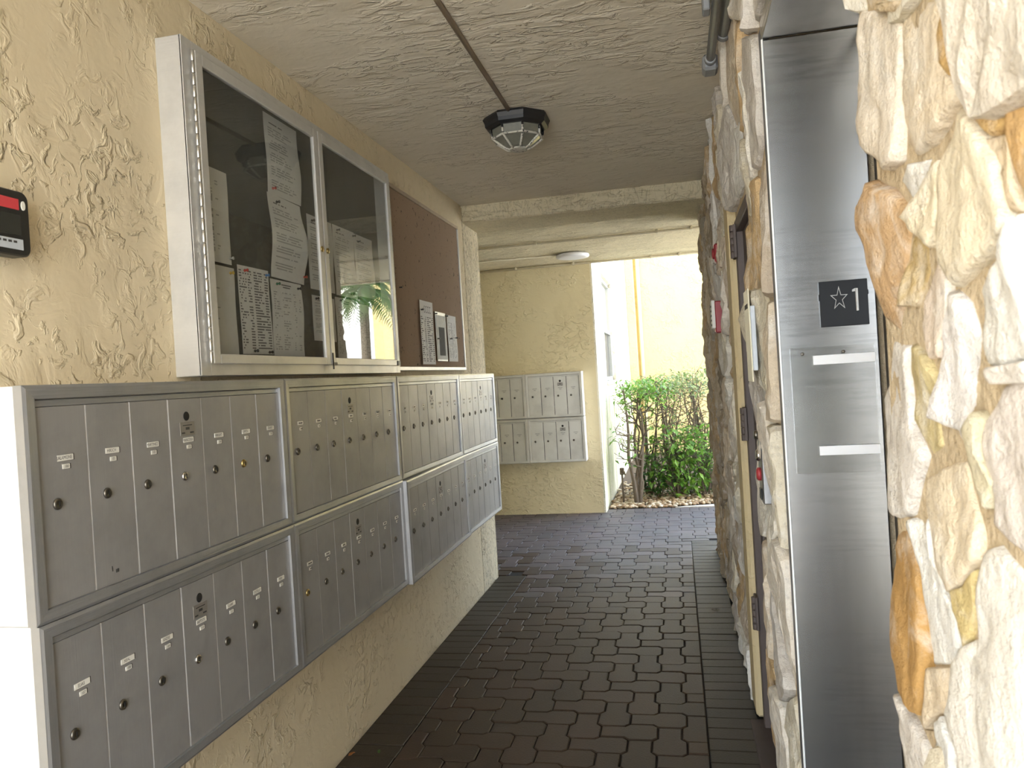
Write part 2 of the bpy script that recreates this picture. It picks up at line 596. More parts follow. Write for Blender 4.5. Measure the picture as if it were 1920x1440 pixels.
# pavers: octagon head with a square tail, laid herringbone
p_ = .1225
b_ = .0505
a_ = p_-b_
def key_poly():
    # head centred on the origin, tail towards -x
    return [(a_, -b_), (a_, b_), (b_, a_), (-b_, a_), (-a_, b_), (-p_-b_, b_), (-p_-b_, -b_), (-a_, -b_), (-b_, -a_), (b_, -a_)]
def clip(poly, ax, lim, keep_less):
    out = []
    for i in range(len(poly)):
        P, Q = poly[i], poly[(i+1) % len(poly)]
        pi = (P[ax] <= lim) == keep_less or P[ax] == lim
        qi = (Q[ax] <= lim) == keep_less or Q[ax] == lim
        if pi:
            out.append(P)
        if pi != qi:
            t = (lim-P[ax])/(Q[ax]-P[ax])
            out.append((P[0]+t*(Q[0]-P[0]), P[1]+t*(Q[1]-P[1])))
    return out
def inset(poly, d):
    n = len(poly)
    out = []
    for i in range(n):
        A, B, C_ = Vector(poly[i-1]), Vector(poly[i]), Vector(poly[(i+1) % n])
        e1, e2 = (B-A), (C_-B)
        if e1.length < 1e-6 or e2.length < 1e-6:
            out.append(tuple(B)); continue
        e1.normalize(); e2.normalize()
        n1, n2 = Vector((-e1.y, e1.x)), Vector((-e2.y, e2.x))
        k = n1+n2
        den = 1+n1.dot(n2)
        out.append(tuple(B+k*(d/max(den, .35))))
    return out
def slab(poly, top=0.0, gap=.0022, bev=.0045, depth=.035, mb=None, off=(0, 0, 0)):
    mb = mb or MB()
    n = len(poly)
    A, B = inset(poly, gap), inset(poly, gap+bev)
    vs = [(x+off[0], y+off[1], top+off[2]) for x, y in B]+[(x+off[0], y+off[1], top-bev*.8+off[2]) for x, y in A]+[(x+off[0], y+off[1], top-depth+off[2]) for x, y in A]
    fs = [list(range(n))]
    for i in range(n):
        j = (i+1) % n
        fs.append((n+i, n+j, j, i))
        fs.append((2*n+i, 2*n+j, n+j, n+i))
    return mb.add(vs, fs)
XL_, XR_, YB_ = -1.245, .04, 7.1
H_poly = key_poly()
V_poly = [(y, -x) for x, y in H_poly]      # tail towards +y
rest = MB()
cands = []
for i in range(-28, 30):
    for j in range(-2, 92):
        t = (i+j) % 4
        if t not in (1, 3):
            continue
        cx, cy = .005+i*p_, 8.60-j*p_
        poly = [(x+cx, y+cy) for x, y in (H_poly if t == 1 else V_poly)]
        if cy < YE and cx < XL_-.2:
            continue
        if cy < YB_-.06 and cx > XR_+.2:
            continue
        if cx < -3.4 or cx > 3.1 or cy < -1.8:
            continue
        whole = True
        def cut(poly, ax, lim, less):
            vals = [q[ax] for q in poly]
            if (max(vals) > lim) if less else (min(vals) < lim):
                return clip(poly, ax, lim, less), True
            return poly, False
        cs = []
        if cy < YE+.02:
            cs.append((0, XL_, False))
        if cy < YB_-.06:
            cs.append((0, XR_, True))
        elif cx > XR_:
            cs.append((1, YB_, False))
        cs.append((1, YF+.01, True))
        for c in cs:
            poly, w = cut(poly, *c)
            whole = whole and not w
            if len(poly) < 3:
                break
        if len(poly) < 3:
            continue
        ar = abs(sum(poly[k-1][0]*poly[k][1]-poly[k][0]*poly[k-1][1] for k in range(len(poly))))/2
        if ar < .0012:
            continue
        # what the photograph shows of it, to choose the ones built singly
        vis = cy > 2.75 and (cx > -1.47 if cy < 5.9 else cx > -.255*cy) and cx < .30
        cands.append((not vis, cy, cx, t, whole, poly))
cands.sort(key=lambda c: c[:3])
mesh_H = slab(H_poly).mesh('paver', [M['paver']])
mesh_V = slab(V_poly).mesh('paver', [M['paver']])
mesh_HW = slab(H_poly).mesh('paver', [M['paver_walk_lit']])
mesh_VW = slab(V_poly).mesh('paver', [M['paver_walk_lit']])
rest_w = MB()
for k, (nv, cy, cx, t, whole, poly) in enumerate(cands):
    dz = random.uniform(-.0022, .0012)
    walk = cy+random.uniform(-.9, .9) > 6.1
    if k < 300 and not nv:
        rot = (random.uniform(-.008, .008), random.uniform(-.008, .008), random.uniform(-.006, .006))
        if whole:
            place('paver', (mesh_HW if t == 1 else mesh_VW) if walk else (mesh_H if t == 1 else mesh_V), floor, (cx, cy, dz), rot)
        else:
            slab([(x-cx, y-cy) for x, y in poly]).build('paver', M['paver_walk_lit' if walk else 'paver'], floor, (cx, cy, dz), rot)
    else:
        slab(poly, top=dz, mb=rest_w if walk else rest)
po = rest.build('paver_field', M['paver'], floor)
po['kind'] = 'stuff'
po = rest_w.build('paver_field', M['paver_walk_lit'], floor)
po['kind'] = 'stuff'

# soldier courses along both walls and at the garden edge
brick_r = slab([(0, 0), (XR_ and .22, 0), (.22, .1), (0, .1)], gap=.0016, bev=.003).mesh('border_brick', [M['border']])
y = -.2
while y < YB_-.05:
    place('border_brick', brick_r, floor, (XR_, y, random.uniform(-.003, .0)), (0, random.uniform(-.01, .01), 0))
    if y < YE-.1:
        place('border_brick', brick_r, floor, (XL_-.22, y+.03, random.uniform(-.003, .0)), (0, random.uniform(-.01, .01), 0))
    y += .1
brick_e = slab([(0, 0), (.1, 0), (.1, .2), (0, .2)], gap=.0018, bev=.003).mesh('edge_brick', [M['paver_walk_lit']])
x = -.85
while x < 2.9:
    place('edge_brick', brick_e, floor, (x, YF+.012, random.uniform(-.003, 0)))
    x += .1

# left wall, pier end and roof slab
wl = MB().box(LX-.35, LX, -1.0, 5.48, -.05, CZ).build('wall_left', M['stucco'])
struct(wl, 'cream trowelled stucco wall carrying the mailboxes', 'wall')
MB().box(LX-.35, LX+.001, 5.48, YE, -.05, CZ, 0, .012).build('pier', M['stucco_pier'], wl)
MB().box(LX-.35, LX-.0, YE-.002, YE+.014, -.03, 2.70, 0, .004).build('corner_bead', M['stucco_pier'], wl)
ce = MB()
ce.box(LX-.35, 3.4, Y0, YE-.25, CZ, CZ+.30).box(-6, 3.4, YE-.25, YF, CZ, CZ+.30)
ceil = ce.build('ceiling', M['stucco_ceiling'])
up_ = MB().box(LX-.35, 3.4, Y0, YE-.25, CZ+.30, 15.0).box(-6, 3.4, YE-.25, YF, CZ+.30, 15.0).build('upper_shade_block', M['stucco_back'])  # unseen block over the roof, its height set to shade the courtyard
struct(up_, 'unseen storeys added above the passage to shade the courtyard', 'wall')
struct(ceil, 'beige trowelled stucco ceiling of the passage', 'ceiling')
bm_ = MB().box(-4.5, 3.4, 5.50, 5.96, 2.716, CZ+.01, 0, .01).build('trim_1', M['stucco_beam'])
struct(bm_, 'stuccoed cross beam under the passage ceiling', 'beam')
soff = MB().box(-4.5, 3.4, 5.96, YF, 2.80, CZ+.005).build('trim_2', M['stucco_beam'])
struct(soff, 'stuccoed soffit beyond the cross beam', 'soffit')

# far wall (faces the camera) and the garden wall that turns away from it
GX = -.856
wf = MB().box(-5, GX-.02, YF, YF+.3, -.05, 4.6).build('wall_far', M['stucco_far'])
struct(wf, 'mustard stucco wall at the end of the passage', 'wall')
wb = MB().box(-5.2, -5, YE-1, YF+.3, -.05, CZ).build('wall_walkway_end', M['stucco_far'])
struct(wb, 'stucco wall closing the side walkway', 'wall')
MB().box(LX-3.6, LX-.35, YE-.25, YE, -.05, CZ).build('wall_walkway_side', M['stucco_far'])
struct(bpy.data.objects['wall_walkway_side'], 'stucco wall on the near side of the cross walkway', 'wall')
wy0, wy1, wz0, wz1 = 9.70, 11.25, 1.45, 2.82
g = MB()
g.box(GX-.0199, GX, YF, wy0, -.05, 4.6)
g.box(GX-.28, GX-.02, YF+.3, wy0, -.05, 4.6)
g.box(GX-.28, GX, wy1, 15.0, -.05, 4.6)
g.box(GX-.28, GX, wy0, wy1, -.05, wz0)
g.box(GX-.28, GX, wy0, wy1, wz1, 4.6)
wg = g.build('wall_garden', M['stucco_out'])
struct(wg, 'sunlit stucco wall running back along the planting bed', 'wall')
win = empty('window_1', (GX-.075, (wy0+wy1)/2, wz0))
struct(win, 'sash window set deep in the sunlit wall', 'window')
wd, wh = (wy1-wy0), wz1-wz0
f = MB()
for a, b2, c, d in ((-wd/2, -wd/2+.05, 0, wh), (wd/2-.05, wd/2, 0, wh), (-wd/2, wd/2, 0, .05), (-wd/2, wd/2, wh-.05, wh), (-wd/2, wd/2, wh*.47, wh*.47+.05)):
    f.box(-.03, .03, a, b2, c, d)
f.build('window_frame', M['win_frame'], win)
MB().box(-.02, -.01, -wd/2+.04, wd/2-.04, .04, wh*.48).build('pane', M['win_dark'], win)
MB().box(-.02, -.01, -wd/2+.04, wd/2-.04, wh*.49, wh-.04).build('pane', M['shade'], win)
MB().box(-.03, .095, -wd/2-.02, wd/2+.02, -.05, -.0, 0, .006).build('window_sill', M['stucco_out'], win)

wk = MB().box(-1.6, 3.3, 15.0, 15.4, -.05, 5.0).build('wall_back', M['stucco_back'])
struct(wk, 'pale yellow courtyard wall behind the hedge', 'wall')
dp = MB().tube([(-.62, 14.95, -.04), (-.62, 14.95, 5.0)], .035, 10)
tag(dp.build('downpipe', M['pipe_cream']), 'cream painted downpipe on the courtyard wall', 'pipe')
pb = MB().box(-.857, -.70, 14.82, 15.02, -.05, 5.0, 0, .01).build('trim_3', M['stucco_back'])
struct(pb, 'pale pilaster in the courtyard corner', 'pilaster')

# small conduits clipped under the far soffit
def clipped_pipe(name, pts, r, label, clips, mat='conduit_cream'):
    e = empty(name, pts[0])
    o = Vector(pts[0])
    MB().tube([Vector(p)-o for p in pts], r, 8).build('tube', M[mat], e)
    for c in clips:
        q = Vector(c)-o
        MB().box(q.x-.012, q.x+.012, q.y-r-.012, q.y+r+.012, q.z-r-.004, q.z+r+.004, 0, .003).build('clip', M[mat], e)
    return tag(e, label, 'conduit')
clipped_pipe('conduit', [(-4, 7.02, 2.782), (2.5, 7.02, 2.782)], .012, 'thin conduit across the soffit just beyond the cross beam', [(-1.2, 7.02, 2.784), (-.1, 7.02, 2.784), (.2, 7.02, 2.784)])
clipped_pipe('conduit', [(-4, 7.74, 2.788), (-1.12, 7.86, 2.788)], .008, 'thin conduit leading to the round soffit light', [(-2.2, 7.815, 2.79)])
clipped_pipe('conduit', [(-4, 8.53, 2.782), (2.5, 8.53, 2.782)], .013, 'thin conduit along the outer edge of the soffit', [(-1.7, 8.53, 2.784), (-1.05, 8.53, 2.784), (-.2, 8.53, 2.784), (.1, 8.53, 2.784)])
e = empty('soffit_light', (-.975, 7.92, 2.80))
MB().lathe((0, 0, 0), (0, 0, -1), [(0, .13), (.012, .13), (.014, .12)], 28).build('base', M['alu_far'], e)
MB().lathe((0, 0, -.012), (0, 0, -1), [(0, .168), (.018, .172), (.030, .165), (.036, .13)], 32).build('diffuser', M['lamp_white'], e)
tag(e, 'flat round white light under the far soffit', 'light')

# ================================================================== RIGHT WALL
EJ0, EJ1, EZ = 1.15, 2.125, 2.395      # elevator opening
DY0, DY1, DZ = 2.84, 3.44, 2.16        # service door opening
wr = MB()
wr.box(RX-.014, 3.0, Y0+.2, EJ0-.06, -.05, CZ)
wr.box(RX, .62, EJ0-.045, EJ1+.03, EZ+.05, CZ)
wr.box(.62, 3.0, EJ0-.045, EJ1+.03, -.05, CZ)
wr.box(RX-.008, 3.0, EJ1+.092, DY0-.012, -.05, CZ)
wr.box(RX, 3.0, EJ1+.03, DY0, -.05, CZ)
wr.box(RX+.10, 3.0, DY0, DY1, -.05, CZ)
wr.box(RX, RX+.10, DY0, DY1, DZ, CZ)
wr.box(RX-.008, 3.0, DY1+.2, YR-.04, -.05, CZ)
wr.box(RX, 3.0, DY1, YR-.03, -.05, CZ)
wall_r = wr.build('wall_right', M['mortar'])
struct(wall_r, 'quarry stone clad wall holding the elevator and a louvred door', 'wall')

PAL = [(.80, .76, .68), (.74, .66, .54), (.70, .58, .42), (.78, .72, .60), (.60, .42, .22), (.66, .60, .52), (.72, .64, .48), (.56, .46, .34)]
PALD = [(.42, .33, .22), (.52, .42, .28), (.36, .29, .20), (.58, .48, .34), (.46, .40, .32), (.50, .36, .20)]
def stone(poly, h0=None, near=False, col=None, face=None, ruff=1.0, pal=None):
    # poly: (y, z) outline on the wall plane, counter-clockwise; grows towards -x
    n0 = len(poly)
    cy = sum(q[0] for q in poly)/n0
    cz = sum(q[1] for q in poly)/n0
    area = sum(poly[k-1][0]*poly[k][1]-poly[k][0]*poly[k-1][1] for k in range(n0))
    if area < 0:
        poly = poly[::-1]
    per = sum(math.dist(poly[k-1], poly[k]) for k in range(n0))
    step = per/(44 if near else 24)
    out = []
    for k in range(n0):
        A, B = poly[k], poly[(k+1) % n0]
        m_ = max(1, round(math.dist(A, B)/step))
        for q in range(m_):
            t = q/m_
            out.append((A[0]+(B[0]-A[0])*t, A[1]+(B[1]-A[1])*t))
    # soften the corners a little
    if not near:
          out = [((out[k-1][0]+2*out[k][0]+out[(k+1) % len(out)][0])/4, (out[k-1][1]+2*out[k][1]+out[(k+1) % len(out)][1])/4) for k in range(len(out))]
    n = len(out)
    sd = random.uniform(0, 100)
    h0 = h0 if h0 is not None else random.uniform(.018, .040)
    ty, tz = random.uniform(-.14, .14), random.uniform(-.10, .10)
    rings = [(1.02, -.012), (1.015, .55), (.985, .90), (.93, 1.0), (.78, 1.02), (.60, 1.04), (.40, 1.03), (.2, 1.02)] if near else [(1.0, -.012), (.995, .6), (.96, .93), (.80, 1.0), (.55, 1.02), (.28, 1.03)]
    vs, fs = [], []
    for sc, hh in rings:
        for k, (yy, zz) in enumerate(out):
            jy = 1+(.035 if near else .05)*noise.noise(Vector((yy*34+sd, zz*34, 3.1)))
            yy2, zz2 = cy+(yy-cy)*sc*jy, cz+(zz-cz)*sc*jy
            if hh < 0:
                h = hh
            else:
                h = hh*h0+hh*((yy2-cy)*ty+(zz2-cz)*tz)
                h += hh*(.005 if near else .010*ruff)*noise.noise(Vector((yy2*14+sd, zz2*9, 1.7)))+hh*(.0045 if near else .008*ruff)*noise.noise(Vector((yy2*40+sd, zz2*28, 4.7)))
                vd = noise.voronoi(Vector((yy2*(8 if near else 9)+sd, zz2*(5.5 if near else 6), sd)))[0]
                h += hh*(.014 if near else .012*ruff)*(min(.6, vd[1]-vd[0])-.25)
                h = max(h, .004)
            vs.append((-h, yy2-cy, zz2-cz))
    for i in range(len(rings)-1):
        for k in range(n):
            j = (k+1) % n
            fs.append((i*n+k, (i+1)*n+k, (i+1)*n+j, i*n+j))
    vs.append((-h0*1.05, 0, 0))
    for k in range(n):
        fs.append(((len(rings)-1)*n+k, len(vs)-1, (len(rings)-1)*n+(k+1) % n))
    mb = MB().add(vs, fs, 0, near)
    o = mb.build('stone', M['stone'], wall_r, (RX if face is None else face, cy, cz))
    c = col or random.choice(pal or PAL)
    k = random.uniform(.88, 1.06)
    o.color = (min(1, c[0]*k), min(1, c[1]*k), min(1, c[2]*k), 1)
    return o
def vor(y0, y1, z0, z1, sy, sz, skip=None, cull=None, **kw):
    sites = []
    ny, nz_ = max(1, round((y1-y0)/sy)), max(1, round((z1-z0)/sz))
    for a in range(ny):
        for b in range(nz_):
            off = .5*(a % 2)
            sites.append((y0+(a+.5+random.uniform(-.36, .36))*(y1-y0)/ny, z0+(b+.25+off+random.uniform(-.34, .34))*(z1-z0)/nz_))
    for s_ in sites:
        poly = [(y0, z0), (y1, z0), (y1, z1), (y0, z1)]
        for q in sites:
            if q == s_ or abs(q[0]-s_[0]) > 3*sy or abs(q[1]-s_[1]) > 3*sz:
                continue
            mxp = ((s_[0]+q[0])/2, (s_[1]+q[1])/2)
            nn = (q[0]-s_[0], q[1]-s_[1])
            out = []
            for k in range(len(poly)):
                P, Q = poly[k], poly[(k+1) % len(poly)]
                dp_ = (P[0]-mxp[0])*nn[0]+(P[1]-mxp[1])*nn[1]
                dq = (Q[0]-mxp[0])*nn[0]+(Q[1]-mxp[1])*nn[1]
                if dp_ <= 0:
                    out.append(P)
                if (dp_ <= 0) != (dq <= 0):
                    t = dp_/(dp_-dq)
                    out.append((P[0]+t*(Q[0]-P[0]), P[1]+t*(Q[1]-P[1])))
            poly = out
            if len(poly) < 3:
                break
        if len(poly) < 3:
            continue
        c = (sum(q[0] for q in poly)/len(poly), sum(q[1] for q in poly)/len(poly))
        if cull and cull(c):
            continue
        clean = [poly[0]]
        for q in poly[1:]:
            if math.dist(q, clean[-1]) > .006:
                clean.append(q)
        if len(clean) < 3:
            continue
        g_ = .003
        sz_ = max(.03, math.sqrt(sum(math.dist(q, c)**2 for q in clean)/len(clean)))
        clean = [(c[0]+(q[0]-c[0])*(1-g_/sz_), c[1]+(q[1]-c[1])*(1-g_/sz_)) for q in clean]
        stone(clean, **kw)

# stones beside the camera, outlines read from the photograph onto the wall plane
NEAR = [
 ('t', [(60,0),(220,0),(205,42),(60,34)], (.62,.48,.30)),
 ('t', [(50,42),(192,58),(203,200),(192,320),(212,480),(207,600),(165,640),(112,570),(76,500),(60,330),(65,230)], (.78,.68,.54)),
 ('t', [(208,22),(370,6),(372,180),(398,285),(430,362),(328,540),(255,588),(217,540),(193,400),(206,300),(202,100)], (.74,.62,.45)),
 ('t', [(382,-60),(700,-60),(700,240),(610,310),(585,480),(560,518),(472,400),(450,300),(402,225),(385,120)], (.56,.36,.14)),
 ('t', [(622,305),(700,250),(700,800),(645,700),(612,600),(592,490)], (.58,.36,.15)),
 ('t', [(430,402),(480,440),(560,580),(596,760),(618,850),(560,935),(420,1075),(348,960),(352,800),(352,620),(400,500)], (.76,.66,.48)),
 ('t', [(222,620),(300,602),(272,700),(250,748),(206,682)], (.70,.66,.58)),
 ('t', [(290,700),(330,602),(345,700),(348,830),(330,930),(300,900),(246,812)], (.70,.60,.42)),
 ('t', [(110,684),(178,720),(238,802),(228,900),(208,1080),(222,1200),(198,1268),(150,1200),(122,1020),(92,850),(92,762)], (.58,.38,.20)),
 ('t', [(240,862),(328,942),(290,1050),(260,1150),(217,1150),(217,1000)], (.52,.38,.18)),
 ('t', [(335,962),(380,1040),(388,1120),(370,1200),(354,1340),(310,1348),(262,1220),(282,1110)], (.74,.62,.50)),
 ('t', [(400,1092),(450,1140),(500,1300),(528,1428),(560,1440),(500,1520),(430,1680),(400,1620),(330,1570),(345,1430),(366,1320),(375,1180)], (.80,.76,.72)),
 ('t', [(500,1085),(560,1005),(640,880),(700,800),(700,1335),(600,1378),(542,1376),(512,1250)], (.82,.79,.72)),
 ('t', [(165,1275),(238,1302),(235,1440),(252,1590),(298,1708),(270,1820),(250,1928),(190,1948),(152,1910),(136,1690),(112,1500),(150,1430)], (.78,.72,.64)),
 ('t', [(250,1292),(300,1340),(342,1440),(330,1560),(348,1670),(310,1708),(254,1580),(240,1440)], (.66,.54,.28)),
 ('b', [(292,352),(400,292),(438,292),(450,370),(498,560),(498,655),(440,748),(382,786),(342,660),(302,480)], (.76,.64,.46)),
 ('b', [(524,132),(590,2),(700,-60),(700,680),(610,588),(562,538),(552,440),(524,300),(504,200)], (.78,.70,.62)),
 ('b', [(522,622),(560,612),(700,760),(700,1600),(445,1600),(404,1250),(404,1050),(432,992),(482,950),(492,800)], (.82,.78,.70)),
 ('b', [(176,562),(220,532),(258,640),(288,800),(308,950),(318,1100),(308,1248),(270,1228),(212,1120),(182,950),(163,700)], (.50,.29,.10)),
 ('b', [(232,512),(294,502),(320,640),(370,780),(428,900),(418,990),(388,1048),(322,1056),(302,900),(272,680)], (.84,.82,.76)),
 ('b', [(392,772),(430,762),(488,692),(480,850),(460,958),(432,998),(420,900),(402,850)], (.66,.52,.24)),
 ('b', [(327,1062),(388,1062),(393,1230),(350,1248),(322,1300)], (.64,.52,.36)),
 ('b', [(202,1162),(260,1262),(308,1370),(300,1600),(225,1600),(197,1250)], (.76,.70,.62)),
 ('b', [(342,1272),(380,1242),(428,1390),(420,1600),(325,1600),(322,1370)], (.82,.80,.74)),
 ('b', [(472,162),(500,102),(520,132),(510,250),(550,370),(530,470),(500,420),(470,300)], (.68,.60,.40)),
 ('t', [(524,522),(600,502),(608,620),(640,800),(612,798),(592,720),(572,600)], (.66,.52,.34)),
 ('t', [(545,1382),(700,1348),(700,1440),(590,1440)], (.72,.66,.58)),
]
for part, pts, col in NEAR:
    o_ = 0 if part == 't' else 720
    poly = [on_x(1580+u/2, o_+v/2, .262) for u, v in pts]
    big = abs(pts[0][0]-pts[len(pts)//2][0]) > 60
    stone(poly, h0=random.uniform(.020, .028), near=True, col=col, face=RX)
def near_seen(c):
    v = Vector((.25, c[0], c[1]-CAMH))
    d = v.dot(fwd)
    px, py = 960+FPX*v.dot(r2)/d, 720-FPX*v.dot(u2)/d
    return px < 2015 and -60 < py < 1520
vor(Y0+.2, EJ0+.0, 0.0, CZ, .19, .26, cull=near_seen)
# reveal of the near corner is closed by the steel frame; stones between elevator and door, and on to the end
vor(EJ1+.095, DY0, 0.02, CZ, .22, .34, cull=lambda c: False)
vor(EJ0, EJ1+.075, EZ+.06, CZ, .25, .22)
vor(DY0, DY1, DZ+.03, CZ, .30, .26)
vor(DY1+.21, 4.6, 0.0, CZ, .21, .30, ruff=1.5)
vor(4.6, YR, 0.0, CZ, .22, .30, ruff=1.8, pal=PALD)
# stones returning round the far end
for k in range(10):
    z = k*.284
    hh = random.uniform(.03, .05)
    o = MB()
    o.box(RX-.03+random.uniform(0, .015), RX+.30, YR-.06, YR-.03+hh, z+.006, z+.278, 0, .014)
    q = o.build('stone', M['stone'], wall_r)
    c = random.choice(PAL)
    q.color = (*c, 1)

# service door: plastered reveal, brown louvred leaf, hinges
d1 = empty('door_1', (RX, DY0, 0))
struct(d1, 'brown louvred metal door recessed in the stone wall', 'door')
MB().box(-.035, .03, DY1-DY0, DY1-DY0+.21, .03, DZ+.22, 0, .012).build('plaster_jamb', M['plaster'], d1)
fr = MB()
fr.box(-.008, .07, DY1-DY0-.055, DY1-DY0, 0, DZ, 0, .003)
fr.box(-.0, .07, 0, .05, 0, DZ, 0, .003)
fr.box(-.008, .07, .05, DY1-DY0-.055, DZ-.05, DZ, 0, .003)
fr.build('door_frame', M['brown_paint'], d1)
lw0, lw1 = .055, DY1-DY0-.06
leaf = MB()
leaf.box(.035, .06, lw0, lw1, .01, .30)
leaf.box(.02, .06, lw0, lw0+.08, .30, DZ-.055)
leaf.box(.02, .06, lw1-.08, lw1, .30, DZ-.055)
leaf.box(.02, .06, lw0+.08, lw1-.08, DZ-.20, DZ-.055)
leaf.box(.02, .06, lw0+.08, lw1-.08, 1.16, 1.28)
leaf.box(.02, .06, lw0+.08, lw1-.08, .30, .42)
lf = leaf.build('door_leaf', M['brown_paint'], d1)
MB().box(.058, .066, lw0+.1, lw1-.1, .4, DZ-.19).build('louvre_back', M['dark_slot'], d1)
sl_mesh = MB().add([(.012, lw0+.08, -.030), (.016, lw0+.08, -.030), (.056, lw0+.08, .022), (.052, lw0+.08, .024),
                    (.012, lw1-.08, -.030), (.016, lw1-.08, -.030), (.056, lw1-.08, .022), (.052, lw1-.08, .024)],
                   [(0, 1, 2, 3), (7, 6, 5, 4), (0, 4, 5, 1), (1, 5, 6, 2), (2, 6, 7, 3), (3, 7, 4, 0)]).mesh('slat', [M['brown_paint']])
z = .47
while z < DZ-.22:
    if not 1.11 < z < 1.33:
        place('slat', sl_mesh, lf, (0, 0, z))
    z += .062
for hz in (2.07, 1.30, .50):
    h = MB()
    h.box(-.020, -.008, DY1-DY0-.075, DY1-DY0-.005, hz-.07, hz+.07, 0, .002)
    for q in range(5):
        h.lathe((-.022, DY1-DY0-.055, hz-.07+q*.028), (0, 0, 1), [(0, .011), (.001, .012), (.026, .012), (.0265, .011)], 10)
    h.build('hinge', M['brown_paint'], d1)
MB().box(-.06, .10, .0, DY1-DY0+.03, -.03, .012, 0, .004).build('threshold', M['threshold'], d1)
MB().box(-.018, .02, lw0+.03, lw0+.06, .98, 1.04, 0, .004).build('latch', M['brown_paint'], d1)

# elevator entrance
el = empty('door_2', (RX, EJ0, 0))
struct(el, 'stainless steel elevator entrance in the stone wall', 'door')
JW = EJ1-EJ0
FX = -.018                         # frame stands a little proud of the mortar
j = MB()
j.box(FX, .225, JW, JW+.018, 0, EZ, 0, .004)
j.build('jamb', M['steel'], el)
MB().box(FX-.0015, FX+.0035, JW-.0015, JW+.004, 0, EZ, 0, .001).build('edge_highlight', M['edge'], el)  # pale strip painting the highlight along the jamb's front edge
MB().box(FX+.004, FX+.022, JW+.018, JW+.09, 0, EZ+.05, 0, .0015).build('frame_face', M['steel_frame'], el)
j = MB()
j.box(.03, .225, -.018, 0, 0, EZ, 0, .0015)
j.build('jamb', M['steel'], el)
j = MB()
j.box(FX, .225, 0, JW, EZ, EZ+.018, 0, .0015)
j.box(FX, FX+.018, -.0, JW+.018, EZ+.018, EZ+.05, 0, .0015)
j.build('header', M['steel'], el)
MB().box(.232, .262, -.01, JW*.5-.002, .012, EZ+.01, 0, .002).build('door_panel', M['steel_dark'], el)
MB().box(.240, .270, JW*.5+.002, JW+.015, .012, EZ+.01, 0, .002).build('door_panel', M['steel_dark'], el)
MB().box(FX-.02, .30, -.01, JW+.02, -.03, .008, 0, .002).build('sill', M['steel_dark'], el)

JF = EJ1-.0005                     # jamb face towards the camera
# floor marker sign
sg = empty('floor_sign', (.4295, JF-.001, 1.6925))
MB().box(-.0585, .0585, -.006, 0, -.0585, .0585, 0, .0012).build('plate', M['sign_black'], sg)
st = MB()
R1, R2, Hs = .0285, .0110, -.0075
def starpts(k):
    return [((R1 if i % 2 == 0 else R2)*k*math.sin(math.pi*i/5)*.78-.006, (R1 if i % 2 == 0 else R2)*k*math.cos(math.pi*i/5)*1.12+.006) for i in range(10)]
A, B = starpts(1.0), starpts(.84)
vs = [(x, Hs, z) for x, z in A]+[(x, Hs, z) for x, z in B]+[(x, -.005, z) for x, z in A]+[(x, -.005, z) for x, z in B]
fs = []
for i in range(10):
    k = (i+1) % 10
    fs += [(i, k, 10+k, 10+i), (20+i, 20+k, k, i), (10+i, 10+k, 30+k, 30+i)]
st.add(vs, fs)
st.build('star_symbol', M['sign_metal'], sg, (-.005, 0, .006))
nm = MB()
nm.box(.0285, .0355, Hs, -.005, -.023, .036, 0, .001)
nm.add([(.0285, Hs, .036), (.0285, Hs, .028), (.021, Hs, .027), (.021, Hs, .032), (.0285, -.005, .036), (.0285, -.005, .028), (.021, -.005, .027), (.021, -.005, .032)],
       [(0, 3, 2, 1), (0, 4, 7, 3), (1, 2, 6, 5), (2, 3, 7, 6)])
nm.build('numeral', M['sign_metal'], sg)
tabs = MB()
tabs.box(-.0605, -.0585, -.004, 0, .010, .026)
tabs.build('edge_tab', M['sign_black'], sg)
MB().box(.0585, .0605, -.004, 0, .018, .030).build('edge_tab', M['sign_black'], sg)
tag(sg, 'square black elevator floor plate with a star and the numeral 1', 'sign')

pl = empty('holder_plate', (.392, JF-.001, 1.42))
MB().box(-.10, .105, -.004, -.0005, -.164, .164, 0, .001).build('clear_sheet', M['clear_plate'], pl)
MB().box(-.045, .105, -.0065, -.004, .118, .142, 0, .0005).build('white_strip', M['white_strip'], pl)
MB().box(-.042, .105, -.0065, -.004, -.117, -.093, 0, .0005).build('white_strip', M['white_strip'], pl)
for sx_ in (-.07, .03):
    MB().lathe((sx_, -.004, .148), (0, -1, 0), [(0, .0045), (.0015, .004), (.002, .002)], 12).build('screw', M['lock'], pl)
tag(pl, 'clear plastic panel with two white strips on the elevator jamb', 'plate')

# call station and notices seen edge-on along the stone
cs = empty('call_station', (.246, 2.56, 1.24))
MB().box(-.004, .03, -.05, .05, -.13, .12, 0, .003).build('plate', M['steel_dark'], cs)
MB().lathe((-.004, 0, .085), (-1, 0, 0), [(0, .014), (.012, .014), (.014, .010)], 14).build('key_switch', M['lock'], cs)
MB().lathe((-.004, 0, .02), (-1, 0, 0), [(0, .019), (.006, .019), (.012, .014)], 16).build('call_button', M['lock_bright'], cs)
MB().lathe((-.004, 0, -.04), (-1, 0, 0), [(0, .021), (.008, .021), (.013, .015)], 16).build('call_button', M['red'], cs)
MB().box(-.009, -.004, -.02, .02, -.12, -.085, 0, .002).build('lower_cover', M['black_plastic'], cs)
tag(cs, 'elevator call station with a red button on the stone wall', 'call station')
iv = empty('elevator_notice', (.232, 2.56, 1.64))
MB().box(-.004, .0, -.075, .075, -.145, .145, 0, .0015).build('plate', M['ivory'], iv)
MB().box(-.0, .014, -.085, .06, -.11, .09, 0, .002).build('backing', M['pale_grey'], iv)
MB().box(-.0045, -.004, -.05, .05, .085, .10).build('print', M['ink'], iv)
